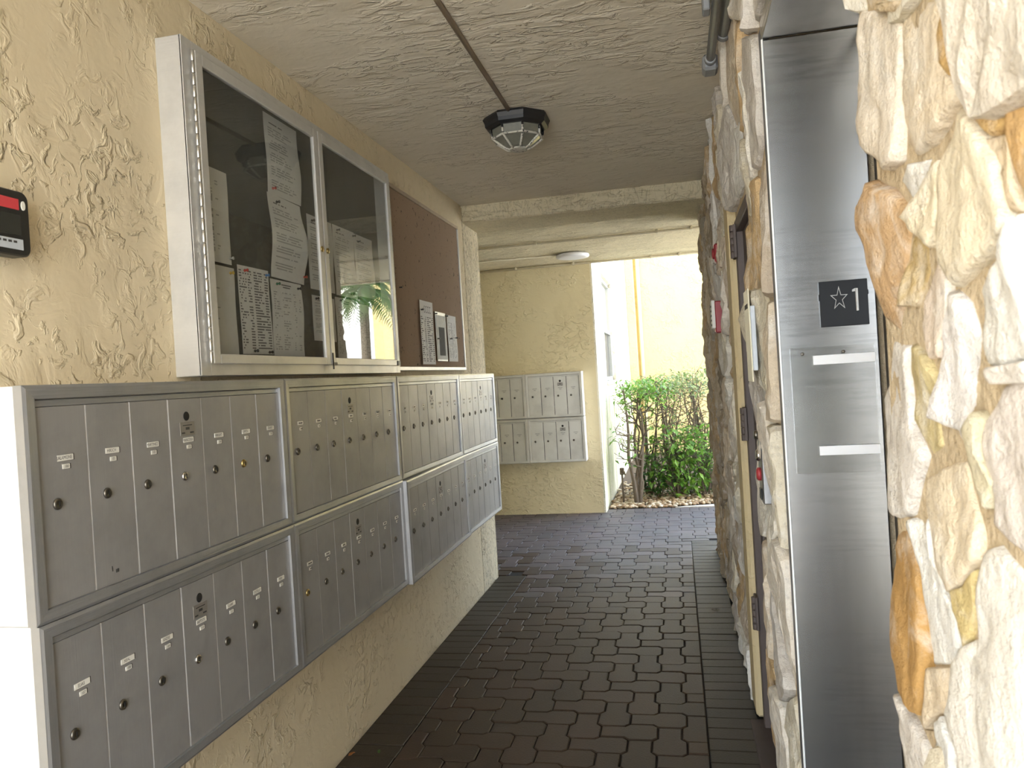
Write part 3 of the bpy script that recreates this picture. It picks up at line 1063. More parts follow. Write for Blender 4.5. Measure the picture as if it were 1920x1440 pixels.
tag(iv, 'ivory notice plate standing off the stone beside the elevator', 'sign')

al = empty('fire_alarm_pull', (.236, 4.33, 1.815))
MB().box(-.018, .05, -.055, .055, -.085, .085, 0, .006).build('body', M['red'], al)
MB().box(-.034, -.016, -.058, .052, -.060, .090, 0, .002).build('face', M['tag'], al)
pr = MB()
for k in range(5):
    pr.box(-.0348, -.034, -.035, .035, -.045+k*.025, -.035+k*.025)
pr.build('print', M['ink'], al)
tag(al, 'small red wall box with a white face on the stone wall', 'alarm')
ah = empty('alarm_horn', (.245, 4.30, 2.155))
MB().box(-.012, .04, -.04, .04, -.05, .05, 0, .008).build('body', M['red'], ah)
MB().lathe((-.012, 0, 0), (-1, 0, 0), [(0, .03), (.008, .028), (.012, .018)], 14).build('cover', M['red'], ah)
tag(ah, 'red alarm horn high on the stone wall', 'alarm')

# grey conduits in the ceiling corner
pc = empty('corner_conduit', (.205, 3.27, 2.775))
MB().tube([(0, -3.4, .01), (0, -.05, .0)], .017, 12).build('tube', M['grey_pipe'], pc)
MB().box(-.030, .030, -.055, .035, -.034, .030, 0, .010).build('junction_body', M['grey_pipe'], pc)
MB().lathe((0, -.085, 0), (0, 1, 0), [(0, .020), (.002, .023), (.026, .023), (.028, .020)], 12).build('coupling', M['grey_pipe'], pc)
MB().box(-.045, -.020, -.54, -.48, -.01, .065, 0, .004).build('strap', M['grey_pipe'], pc)
tag(pc, 'grey conduit with an end fitting in the ceiling corner', 'conduit')
pc2 = empty('corner_conduit', (.245, 3.02, 2.79))
MB().tube([(0, -3.2, .012), (0, 0, .0)], .020, 12).build('tube', M['grey_pipe'], pc2)
MB().lathe((0, -.02, 0), (0, 1, 0), [(0, .022), (.002, .024), (.03, .024), (.033, .018)], 12).build('end_cap', M['grey_pipe'], pc2)
tag(pc2, 'second thicker grey conduit tight against the stone', 'conduit')

# ================================================================== CEILING LANTERN
ln = empty('ceiling_lantern', (-.702, 3.775, CZ))
ln.scale = (1.08, 1.08, 1.05)
MB().lathe((0, 0, 0), (0, 0, -1), [(0, .150), (.012, .158), (.030, .150), (.046, .148), (.056, .132)], 8, 0, False, math.pi/8).build('canopy', M['black_metal'], ln)
body = [(.050, .122), (.098, .118), (.140, .060), (.146, .040)]
MB().lathe((0, 0, 0), (0, 0, -1), [(h, r*.965) for h, r in body], 8, 0, False, math.pi/8).build('glass_body', M['lantern_glass'], ln)
for k in range(8):
    t = 2*math.pi*k/8+math.pi/8
    # same frame as lathe() about -z
    d = Vector((0, 0, -1)); a = d.cross(Vector((1, 0, 0))).normalized(); b = d.cross(a)
    pts = [d*h+(a*math.cos(t)+b*math.sin(t))*r for h, r in body]
    MB().tube(pts, .0055, 6).build('rib', M['chipped'], ln)
for h, r in (body[1], body[3]):
    ring = MB()
    pts = [d*h+(a*math.cos(2*math.pi*k/8+math.pi/8)+b*math.sin(2*math.pi*k/8+math.pi/8))*r for k in range(9)]
    ring.tube(pts, .0055, 6)
    ring.build('cage_ring', M['chipped'], ln)
MB().lathe((0, 0, -.146), (0, 0, -1), [(0, .036), (.004, .036), (.007, .02)], 8, 0, False, math.pi/8).build('finial', M['chipped'], ln)
tag(ln, 'octagonal black cage lantern with chipped ribs on the ceiling', 'lantern')
cp = MB().tube([(-.714, Y0+.02, CZ-.006), (-.710, 3.66, CZ-.006)], .0105, 10)
cpo = cp.build('ceiling_conduit', M['conduit'])
tag(cpo, 'straight brown conduit along the ceiling to the lantern', 'conduit')

# ================================================================== MAILBOXES
UH, FW = .492, .030
DPI = .1436
DZ0, DH = .026, .420
ROT = (0, 0, R(90))
def door_mesh(w, mats):
    mb = MB()
    c = .0028
    x0, x1, z0, z1 = .0008, w-.0008, 0, DH
    # front face with a wide chamfer on the hinge side
    vs = [(x0, .010, z0), (x1, .010, z0), (x1, .010, z1), (x0, .010, z1), (x0, c, z0), (x0, c, z1), (x0+c, 0, z0+.001), (x1-.0012, 0, z0+.001), (x1-.0012, 0, z1-.001), (x0+c, 0, z1-.001), (x1, .0012, z0), (x1, .0012, z1)]
    fs = [(6, 7, 8, 9), (4, 6, 9, 5), (7, 10, 11, 8), (0, 4, 5, 3), (10, 1, 2, 11), (0, 1, 10, 7, 6, 4), (3, 5, 9, 8, 11, 2)]
    mb.add(vs, fs)
    return mb.mesh('door', mats)
MESH = {}
MESH['door'] = door_mesh(DPI, [M['alu_door']])
MESH['door_far'] = door_mesh(DPI-.004, [M['alu_far']])
def lock_mesh(mat, r=.0122):
    mb = MB().lathe((0, .001, 0), (0, -1, 0), [(0, r*1.05), (.004, r), (.006, r*.8), (.0065, r*.62), (.0055, r*.55)], 16)
    mb.box(-.0012, .0012, -.0068, -.0055, -r*.42, r*.42, 1)
    return mb.mesh('lock', [mat, M['black']])
for k in ('lock', 'lock_bright', 'lock_brass'):
    MESH[k] = lock_mesh(M[k])
MESH['lock_far'] = lock_mesh(M['lock'], .0115)
MESH['hole'] = MB().lathe((0, .0, 0), (0, -1, 0), [(-.0005, .0125), (.0008, .0125), (.0012, .0105), (.0008, .004)], 16, 0).mesh('key_hole', [M['black']])
pm = MB().box(-.031, .031, -.0014, 0, -.018, .018, 0, .0005)
pm.box(-.020, .020, -.0017, -.0014, .008, .0105, 1).box(-.008, .008, -.0018, -.0014, -.003, .004, 1).box(-.026, -.012, -.0017, -.0014, -.013, -.009, 1).box(.010, .026, -.0017, -.0014, -.013, -.009, 1)
MESH['plate'] = pm.mesh('postal_plate', [M['plate'], M['ink']])
def tag_mesh(w, h, txt=None, tsize=.009, shift=0.0, name='name_tag', seed=0):
    mb = MB()
    mb.box(w/2-.004, w/2+.0022, -.0005, .0, -h/2-.0005, h/2+.0005, 1)
    mb.box(-w/2, w/2-.001, -.0016, -.0004, -h/2, h/2, 0, .0004)
    if txt:
        vs, fs = text_geo(txt, tsize)
        mb.add([(v[0]*.8+shift, -.0019, v[1]) for v in vs], fs, 2)
    else:
        rr = random.Random(seed)
        x = -w*.30
        while x < w*.22:
            ww = rr.uniform(.002, .005)
            mb.box(x, x+ww, -.0018, -.0016, -h*.22, h*rr.uniform(.1, .28), 2)
            x += ww+.0012
    return mb.mesh(name, [M['tag'], M['dark_slot'], M['ink']])
ANON = [tag_mesh(.043, .0125, seed=k) for k in range(4)]
ANON_N = [tag_mesh(.019, .0098, seed=k+9, name='number_tag') for k in range(3)]
def etched(seed):
    rr = random.Random(seed)
    mb = MB()
    for zz, n in ((.008, 6), (-.008, 3)):
        x = -.0042*n
        for k in range(n):
            mb.box(x, x+rr.uniform(.005, .007), -.0006, 0, zz-.004, zz+.004)
            x += .0084
    return mb.mesh('etched_name', [M['ink_grey']])
ETCH = [etched(k) for k in range(4)]
MESH['rail'] = {}
def mailbox(name, loc, rot, n, label, names=None, nums=None, plate_at=3, locks=None, far=False, group='aluminium wall mailboxes', depth=.172, bits=()):
    w = n*DPI+2*FW
    e = empty(name, loc, rot)
    ft, tt = .026, .029
    am, sm_ = (M['alu_far'], M['alu_far']) if far else (M['alu_frame'], M['alu_stile'])
    MB().box(.0005, w-.0005, .012, depth, .0005, UH-.0005, 0, .002).build('case', M['alu_case'], e)
    MB().box(FW-.004, w-FW+.004, .0085, .0125, ft-.004, UH-tt+.004).build('gap_shade_panel', M['dark_slot' if far else 'alu_gap'], e)  # darker than the case, black on far units: gap shade painted in
    # mitred face frame: bottom rail, top rail, two stiles, with a raised inner bead
    ft, tt = .026, .029
    fy0, fy1 = -.010, .014
    def rail(zo, zi, nm):
        mb = MB()
        vs = [(0, fy1, zo), (w, fy1, zo), (0, fy0+.003, zo), (w, fy0+.003, zo), (abs(zo-zi)*.25, fy0, zo+(zi-zo)*.25), (w-abs(zo-zi)*.25, fy0, zo+(zi-zo)*.25), (FW, fy0+.0015, zi), (w-FW, fy0+.0015, zi), (FW, fy1, zi), (w-FW, fy1, zi)]
        fs = [(0, 1, 3, 2), (2, 3, 5, 4), (4, 5, 7, 6), (6, 7, 9, 8)]
        if zo > zi:
            fs = [f_[::-1] for f_ in fs]
        mb.add(vs, fs)
        return mb.build(nm, am, e)
    rail(0, ft, 'bottom_rail')
    rail(UH, UH-tt, 'top_rail')
    for s_ in (0, 1):
        X = (lambda v: v) if s_ == 0 else (lambda v: w-v)
        vs = [(X(0), fy1, 0), (X(0), fy1, UH), (X(0), fy0+.003, 0), (X(0), fy0+.003, UH), (X(.0075), fy0, ft*.25), (X(.0075), fy0, UH-tt*.25), (X(FW), fy0+.0015, ft), (X(FW), fy0+.0015, UH-tt), (X(FW), fy1, ft), (X(FW), fy1, UH-tt)]
        fs = [(1, 0, 2, 3), (3, 2, 4, 5), (5, 4, 6, 7), (7, 6, 8, 9)]
        if s_:
            fs = [f_[::-1] for f_ in fs]
        MB().add(vs, fs).build('stile', sm_, e)
    MB().box(FW+.001, w-FW-.001, -.001, .012, UH-tt-.0165, UH-tt-.003, 0, .001).build('master_bar', am, e)
    for k in range(n):
        d = place('door', MESH['door_far' if far else 'door'], e, (FW+k*DPI, 0.0 if k % 3 else -.0008, DZ0))
        zt = DH
        if far:
            place('lock', MESH['lock_far'], d, (.046, 0, zt*.50))
            place('etched_name', ETCH[(k+n) % 4], d, (.075, 0, zt*.69))
            if k == plate_at:
                place('key_hole', MESH['hole'], d, (.074, 0, zt*.885))
                place('postal_plate', MESH['plate'], d, (.074, 0, zt*.80))
            continue
        lk = (locks or {}).get(k, 'lock')
        place('lock', MESH[lk], d, (.050+(.004 if k % 2 else 0), 0, zt*.505))
        nt_ = names[k] if names else None
        me = tag_mesh(.046, .0128, nt_, .0105, -.004) if nt_ else ANON[(k*3+n) % 4]
        place('name_tag', me, d, (.079, 0, zt*.735+random.uniform(-.001, .001)), (0, random.uniform(-.02, .02), 0))
        nn = nums[k] if nums else None
        me = tag_mesh(.022, .0100, nn, .0098, 0, 'number_tag') if nn else ANON_N[(k+n) % 3]
        place('number_tag', me, d, (.080, 0, zt*.688))
        if k == plate_at:
            place('key_hole', MESH['hole'], d, (.076, 0, zt*.885))
            place('postal_plate', MESH['plate'], d, (.077, 0, zt*.805))
    for (bx, bz, ww, hh) in bits:
        mb = MB()
        rr = random.Random(int(bx*1000))
        for q in range(5):
            xx, zz = rr.uniform(-ww/2, ww/2), rr.uniform(-hh/2, hh/2)
            mb.box(xx-.0012, xx+.0012, -.0004, .0003, zz-.004, zz+.004)
        mb.build('pen_mark', M['ink'], e, (bx, -.001, bz))
    return tag(e, label, 'mailbox', group)
FXM = -1.302
zt_, zb_ = 1.106, .612
y1 = 1.318
w7, w6, w4 = 7*DPI+2*FW, 6*DPI+2*FW, 4*DPI+2*FW
NM1 = ['SALAMONE', 'HIRSCH', 'MARTINEZ', 'MANCOLA', 'WRIGHT', 'SMITH', 'GRANT']
NB1 = ['100', '101', '102', '103', '104', '105', '106']
NM2 = ['ELIAS', 'NEAL', 'ANDRE', 'BAPTISTE', 'CLARK', 'COSTELLO', 'REED']
NB2 = ['107', '108', '109', '110', '111', '112', '113']
mailbox('mailbox_unit', (FXM, y1, zt_), ROT, 7, 'upper row mailbox unit nearest the camera, with its white end panel', NM1, NB1, locks={3: 'lock_bright', 5: 'lock_brass'}, bits=[(FW+DPI*1.45, .06, .03, .012)])
mailbox('mailbox_unit', (FXM, y1+.006, zb_), ROT, 7, 'lower row mailbox unit nearest the camera', NM2, NB2, locks={3: 'lock_bright'})
mailbox('mailbox_unit', (FXM, y1+w7+.001, zt_), ROT, 7, 'upper row mailbox unit second from the camera, under the glass notice cabinet', bits=[(FW+DPI*2.5, .33, .05, .008)])
mailbox('mailbox_unit', (FXM, y1+w7+.006, zb_), ROT, 7, 'lower row mailbox unit second from the camera, with a brass first lock', locks={0: 'lock_brass'})
mailbox('mailbox_unit', (FXM, y1+2*w7+.002, zt_), ROT, 7, 'upper row mailbox unit third from the camera')
mailbox('mailbox_unit', (FXM+.020, y1+2*w7+.004, zb_-.004), (0, R(-.55), R(90.1)), 7, 'lower row mailbox unit third from the camera, standing out from its neighbours', depth=.185)
mailbox('mailbox_unit', (FXM, y1+3*w7+.003, zt_), ROT, 6, 'six-door mailbox unit at the far end of the upper row')
mailbox('mailbox_unit', (FXM, y1+3*w7+.005, zb_), ROT, 6, 'six-door mailbox unit at the far end of the lower row')
FY = YF-.165
for zz, lab in ((1.103, 'upper'), (.605, 'lower')):
    mailbox('mailbox_unit', (-1.02-w4, FY, zz-.004), (0, 0, 0), 4, 'four-door %s mailbox unit on the far mustard wall' % lab, plate_at=2, far=True, depth=.163, group='mailboxes on the far wall')
    mailbox('mailbox_unit', (-1.02-w4-w7-.001, FY, zz-.004), (0, 0, 0), 7, 'wide %s mailbox unit on the far wall, partly behind the near row' % lab, plate_at=3, far=True, depth=.163, group='mailboxes on the far wall')

# ================================================================== NOTICE CABINET
NX = -1.388
ny0, ny1, nz0, nz1 = 2.066, 3.765, 1.617, 2.640
nw, nh = ny1-ny0, nz1-nz0
nc = empty('notice_cabinet', (NX, ny0, nz0), ROT)
DP = -LX+NX
c_ = MB()
c_.box(0, .012, .0, DP, 0, nh, 0, .002).box(nw-.012, nw, 0, DP, 0, nh, 0, .002)
c_.box(.012, nw-.012, 0, DP, 0, .012, 0, .002).box(.012, nw-.012, 0, DP, nh-.012, nh, 0, .002)
c_.box(0, .050, -.001, .006, 0, nh, 0, .001).box(nw-.045, nw, -.001, .006, 0, nh, 0, .001)
c_.box(.050, nw-.045, -.001, .006, nh-.036, nh, 0, .001).box(.050, nw-.045, -.001, .006, 0, .040, 0, .001)
c_.build('case', M['alu_notice'], nc)
MB().box(.012, nw-.012, DP-.012, DP-.004, .012, nh-.012).build('back_panel', M['board_back'], nc)
mid = .862
def sash(x0, x1, hinge_left, nm):
    z0, z1 = .036, nh-.032
    d = empty(nm)
    d.parent = nc
    b = MB()
    L, T, Bt = .036, .036, .030
    b.box(x0, x0+L, -.016, -.001, z0, z1, 0, .002).box(x1-L, x1, -.016, -.001, z0, z1, 0, .002)
    b.box(x0+L, x1-L, -.016, -.001, z1-T, z1, 0, .002).box(x0+L, x1-L, -.016, -.001, z0, z0+Bt, 0, .002)
    b.build('sash_frame', M['alu_notice'], d)
    MB().box(x0+L-.004, x1-L+.004, -.0095, -.0065, z0+Bt-.004, z1-T+.004).build('glass_pane', M['glass'], d)
    hx = x0-.006 if hinge_left else x1+.006
    h = MB()
    nk = 26
    for k in range(nk):
        a = z0+(z1-z0)*k/nk
        h.lathe((hx, -.010, a+.001), (0, 0, 1), [(0, .0048), (.001, .0056), ((z1-z0)/nk-.003, .0056), ((z1-z0)/nk-.002, .0048)], 8)
    h.build('piano_hinge', M['hinge'], d)
    lx = x1-.022 if hinge_left else x0+.022
    MB().lathe((lx, -.016, .505), (0, -1, 0), [(0, .012), (.004, .0115), (.006, .008)], 16).build('lock', M['lock_brass'], d)
    return d
sash(.046, mid-.002, True, 'door')
sash(mid+.006, nw-.040, False, 'door')
lt = MB()
lt.box(mid+.010, mid+.018, -.020, -.016, .018, .085).box(mid+.010, mid+.045, -.021, -.016, .034, .046)
lt.build('latch', M['black_metal'], nc)
MB().box(nw-.075, nw-.04, -.020, -.015, .036, .060).build('corner_bracket', M['black_metal'], nc)
tag(nc, 'two-door aluminium notice cabinet with glass panes above the mailboxes', 'notice cabinet')

# sheets of paper
def sheet(y0, z0, w, h, style, label, tilt=0.0, curl=.006, seed=0, x=-1.4585, grp='papers in the notice cabinet', header=None):
    rr = random.Random(seed)
    nc_, nr = 26, 64
    cells = set(); red = set(); grey = set()
    def line(r, a, b, s=cells, dens=.86):
        for c in range(a, b):
            if rr.random() < dens:
                s.add((r, c))
    if style == 'letter':
        r = 6
        line(r, 4, 14); r += 4
        while r < 54:
            for k in range(rr.choice((2, 3, 4, 1))):
                line(r, 3, rr.randint(15, 22), grey)
                r += 2
            r += rr.choice((2, 3))
    elif style == 'list':
        for r in range(16 if header else 3, 61, 2):
            line(r, 1, 1+rr.randint(2, 6), dens=.7)
            line(r, 8, 11, dens=.8)
            line(r, 13, 13+rr.randint(4, 9), dens=.9)
            line(r, 22, 25, dens=.85)
    elif style == 'table':
        line(3, 9, 17); line(5, 10, 16)
        for r in range(10, 60, 2):
            line(r, 2, rr.randint(3, 8), grey, .6)
            if rr.random() < .7:
                line(r, 9, rr.randint(12, 16), grey, .7)
            line(r, 18, 20, grey, .5)
            if rr.random() < .5:
                line(r, 22, 24, grey, .6)
    elif style == 'sideways':
        for r in range(14, 58):
            if rr.random() < .8 and r not in (34, 35, 36):
                for c in (12, 13, 14):
                    if rr.random() < .6:
                        grey.add((r, c))
        for r in (8, 10, 20, 31, 44, 52, 54):
            line(r, 17, 19, grey)
        line(5, 2, 8, grey)
    elif style == 'sparse':
        for r in (8, 10, 16, 20, 26, 30, 36, 38, 48, 50, 52):
            line(r, 3, rr.randint(8, 15), grey)
    elif style == 'grid':
        for r in range(10, 60, 2):
            line(r, 2, 23, grey, .45)
        for r in range(10, 60):
            grey.add((r, 12))
    mb = MB()
    vs = []
    for r in range(nr+1):
        for c in range(nc_+1):
            u, v = c/nc_, r/nr
            d = .0012+curl*(.5+.5*math.sin(v*5.2+seed))*(.3+.7*math.sin(math.pi*v))*(.25+.75*u)
            vs.append((-w/2+u*w+.35*curl*math.sin(v*6+seed), -d, h/2-v*h))
    fs = [[], [], []]
    for r in range(nr):
        for c in range(nc_):
            q = (r*(nc_+1)+c, (r+1)*(nc_+1)+c, (r+1)*(nc_+1)+c+1, r*(nc_+1)+c+1)
            fs[1 if (r, c) in cells else 2 if (r, c) in grey else 0].append(q)
    mb.v = [tuple(v) for v in vs]
    for k in range(3):
        mb.f += fs[k]; mb.mi += [k]*len(fs[k]); mb.sm += [True]*len(fs[k])
    if header:
        tv, tf = text_geo(header, .062)
        mb.add([(v[0]*.8-.005, -.009, v[1]+h/2-.055) for v in tv], tf, 1)
    o = mb.build('paper_sheet', [M['paper'], M['print_dark'], M['print_grey']], None, (x, y0+w/2, z0+h/2), (0, tilt, R(90)))
    return tag(o, label, 'paper', grp)
# origin at left/bottom corner: y0 is the near edge
sheet(2.165, 1.995, .213, .312, 'sideways', 'sheet with large sideways print at the left edge of the notice cabinet', 0, .002, 1)
sheet(2.175, 1.690, .213, .295, 'sparse', 'sheet with short scattered lines at the lower left of the notice cabinet', .0, .003, 2)
sheet(2.412, 1.694, .207, .310, 'list', 'sheet with dense three-column list in the notice cabinet', -.01, .003, 3)
sheet(2.655, 2.306, .260, .305, 'letter', 'topmost letter in the left half of the notice cabinet', .0, .008, 4)
sheet(2.650, 1.985, .258, .320, 'letter', 'wavy letter pinned in the middle of the left cabinet door', .02, .022, 5)
sheet(2.628, 1.692, .241, .288, 'table', 'sheet with columns of figures beneath the wavy letter', .0, .006, 6)
sheet(2.955, 1.975, .235, .312, 'letter', 'letter half hidden behind the meeting stiles of the cabinet doors', .0, .004, 7)
sheet(2.960, 1.760, .215, .190, 'letter', 'short slip low behind the meeting stiles of the cabinet doors', .0, .002, 8)
sheet(3.200, 1.972, .230, .316, 'letter', 'upper letter nearest the middle of the right cabinet door', .0, .008, 9)
sheet(3.435, 1.990, .225, .296, 'letter', 'upper letter furthest right in the notice cabinet', .0, .006, 10)
sheet(3.185, 1.690, .235, .272, 'table', 'lower sheet with figures in the right half of the notice cabinet', .0, .004, 11)
sheet(3.430, 1.690, .180, .262, 'grid', 'lower sheet furthest right in the notice cabinet', .0, .003, 12)

def pin(y, z, col, label, x=-1.4585, out=.012, grp='pushpins in the notice cabinet'):
    e = MB().lathe((0, 0, 0), (1, 0, 0), [(0, .0012), (.004, .0012), (.0045, .0055), (.006, .0055), (.007, .0030), (.013, .0032), (.0145, .0058), (.018, .0055)], 10)
    o = e.build('pushpin', M['pin_'+col], None, (x+out*.35, y, z))
    return tag(o, label, 'pushpin', grp)
pin(2.36, 2.015, 'clear', 'clear pushpin at the lower right of the sideways-print sheet')
pin(2.20, 2.03, 'black', 'dark pushpin at the lower left of the sideways-print sheet')
pin(2.355, 1.965, 'yellow', 'yellow pushpin on the lower left sheet')
pin(2.445, 1.985, 'red', 'red pushpin at the top left of the three-column list')
pin(2.590, 1.985, 'blue', 'blue pushpin at the top right of the three-column list')
pin(2.480, 1.705, 'black', 'black pushpin at the bottom left of the three-column list')
pin(2.580, 1.702, 'black', 'black pushpin at the bottom right of the three-column list')
pin(2.68, 2.325, 'red', 'red pushpin at the foot of the topmost letter')
pin(2.690, 2.275, 'black', 'black pushpin at the top left of the wavy letter', out=.03)
pin(2.870, 2.010, 'red', 'red pushpin at the lower right of the wavy letter', out=.04)
pin(2.665, 1.962, 'green', 'green pushpin at the top left of the figures sheet')
pin(2.830, 1.960, 'black', 'black pushpin at the top right of the figures sheet')
pin(2.990, 2.262, 'black', 'black pushpin on the half-hidden letter')
pin(2.985, 1.935, 'black', 'black pushpin on the short slip behind the stiles')
pin(3.235, 2.265, 'black', 'black pushpin at the top of the right door letter nearest the middle')
pin(3.410, 2.268, 'black', 'black pushpin between the two upper right letters')
pin(3.465, 2.250, 'black', 'black pushpin on the furthest right letter')
pin(3.350, 1.990, 'black', 'black pushpin at the foot of the right door letter nearest the middle')
pin(3.225, 1.948, 'black', 'black pushpin at the top left of the lower right figures sheet')
pin(3.400, 1.948, 'black', 'black pushpin at the top right of the lower right figures sheet')

# ================================================================== CORK BOARD
cb = empty('cork_board', (LX+.022, 3.79, 1.632), ROT)
cw, chh = 5.272-3.79, 2.648-1.632
MB().box(.01, cw-.01, .004, .021, .01, chh-.01).build('cork_panel', M['cork'], cb)
MB().box(0, cw, -.004, .0215, 0, .022, 0, .002).build('bottom_frame', M['alu_notice'], cb)
MB().box(0, cw, -.004, .0215, chh-.022, chh, 0, .002).build('top_frame', M['cork_frame'], cb)
MB().box(cw-.018, cw, -.004, .0215, .022, chh-.022, 0, .002).build('side_frame', M['alu_notice'], cb)
MB().box(0, .018, -.004, .0215, .022, chh-.022, 0, .002).build('side_frame', M['cork_frame'], cb)
tag(cb, 'brown cork board in a thin frame beyond the notice cabinet', 'cork board')
gp = 'papers on the cork board'
sheet(4.315, 1.668, .243, .380, 'list', 'tall sheet headed with large capitals on the cork board', 0, .004, 21, LX+.027, gp, header='SCCC')
sheet(4.855, 1.690, .205, .305, 'grid', 'white ruled sheet furthest right on the cork board', 0, .004, 22, LX+.027, gp)
hb = MB()
hb.box(-.108, .108, -.002, 0, -.155, .155, 0, .0008)
hbo = empty('leaflet_pocket', (LX+.027, 4.715, 1.845), ROT)
hb.build('sleeve', M['alu_far'], hbo)
MB().box(-.098, .098, -.004, -.001, -.145, .135).build('leaflet', M['leaflet'], hbo)
MB().box(-.060, .060, -.0046, -.0041, -.12, .06).build('picture', M['picture'], hbo)
tag(hbo, 'clear leaflet pocket between the two sheets on the cork board', 'leaflet pocket')
for (yy, zz, nmx) in ((4.335, 1.99, 'black pushpin on the tall capitals sheet'), (4.60, 1.985, 'black pushpin at the top of the leaflet pocket'), (4.83, 1.985, 'black pushpin between leaflet pocket and ruled sheet'), (4.90, 1.84, 'black pushpin in the middle of the ruled sheet'), (3.99, 2.085, 'dark pushpin in the bare cork beside the cabinet'), (5.03, 1.85, 'dark pushpin at the right edge of the ruled sheet'), (4.62, 1.83, 'dark pushpin at the left edge of the leaflet pocket')):
    pin(yy, zz, 'black', nmx, LX+.024, .008, 'pushpins on the cork board')

# ================================================================== ACCESS BOX ON THE LEFT WALL
ab = empty('access_box', (LX, 1.432, 1.968), (0, 0, R(90)))
def rrect(w, h, r, n=5):
    out = []
    for cx, cz, a0 in ((w/2-r, h/2-r, 0), (-w/2+r, h/2-r, 90), (-w/2+r, -h/2+r, 180), (w/2-r, -h/2+r, 270)):
        for k in range(n+1):
            a = R(a0+90*k/n)
            out.append((cx+r*math.cos(a), cz+r*math.sin(a)))
    return out
def extr(poly, y0, y1, mb=None, mat=0, bev=.0):
    mb = mb or MB()
    n = len(poly)
    vs = [(x, y0+bev, z) for x, z in poly]+[(x*(1-.04 if bev else 1), y0, z*(1-.04 if bev else 1)) for x, z in poly]+[(x, y1, z) for x, z in poly]
    fs = [[n+k for k in range(n)][::1]]
    for k in range(n):
        q = (k+1) % n
        fs += [(n+q, n+k, k, q)[::-1], (k, 2*n+k, 2*n+q, q)]
    return mb.add(vs, [f_[::-1] for f_ in fs], mat)
extr(rrect(.150, .148, .018), -.048, -.012, bev=.004).build('cover', M['black_plastic'], ab)
MB().box(-.066, .066, -.012, .004, -.068, .066, 0, .004).build('back_box', M['alu_far'], ab)
MB().box(-.066, .046, -.0495, -.047, .030, .055, 0, .0008).build('red_band', M['red_label'], ab)
MB().box(-.055, .050, -.0492, -.047, -.028, .020, 0, .0008).build('window', M['dark_window'], ab)
MB().box(-.066, .052, -.0495, -.047, -.060, -.036, 0, .0008).build('label_strip', M['pale_grey'], ab)
lb = MB()
for k in range(6):
    lb.box(-.045+k*.014, -.036+k*.014, -.050, -.0494, -.046, -.041)
lb.build('label_print', M['ink'], ab)
ov = [(.0055*math.cos(2*math.pi*k/16), .0105*math.sin(2*math.pi*k/16)) for k in range(16)]
o = extr(ov, -.0500, -.047).build('oval_emblem', M['tag'], ab, (.0575, 0, .042))
tag(ab, 'black access box with a red band on the stucco wall', 'access box')

# ================================================================== GARDEN
bed = MB().box(GX, 3.2, YF+.215, 14.8, -.05, -.012).build('planting_bed', M['soil'])
struct(bed, 'soil bed behind the paving', 'ground')
wkp = MB()
pts = [(-.10, 8.825), (.9, 8.825), (2.9, 8.825), (2.9, 9.6), (1.2, 9.12), (.4, 8.96)]
n = len(pts)
wkp.add([(x, y, .006) for x, y in pts]+[(x, y, -.03) for x, y in pts], [list(range(n))]+[(k, n+k, n+(k+1) % n, (k+1) % n) for k in range(n)])
wk_o = wkp.build('garden_path', M['concrete'])
struct(wk_o, 'pale concrete strip beside the pebbles', 'path')

ico = bmesh.new()
bmesh.ops.create_icosphere(ico, subdivisions=1, radius=1)
iv_ = [v.co.copy() for v in ico.verts]
ico.verts.index_update()
if_ = [[v.index for v in f_.verts] for f_ in ico.faces]
ico.free()
pe = MB()
for k in range(2600):
    x = random.uniform(GX+.03, 1.1)
    y = 8.85+abs(random.gauss(0, .55)) if k % 3 else random.uniform(8.85, 10.9)
    if x > -.1 and y < 8.84+.10+max(0, (x-.0)*.30):
        y += .25
    s_ = random.uniform(.012, .034)
    rz = random.uniform(0, 6.28)
    ca, sa = math.cos(rz), math.sin(rz)
    ax, ay, az = s_*random.uniform(.8, 1.3), s_*random.uniform(.6, 1), s_*random.uniform(.4, .7)
    zz = az*.6-.012+random.uniform(0, .02)
    vs = []
    for v in iv_:
        a, b2 = v.x*ax, v.y*ay
        vs.append((x+a*ca-b2*sa, y+a*sa+b2*ca, zz+v.z*az))
    pe.add(vs, if_, 0, True)
peo = pe.build('pebbles', M['pebble'])
tag(peo, 'brown and cream river pebbles covering the planting bed', 'pebbles', kind='stuff')

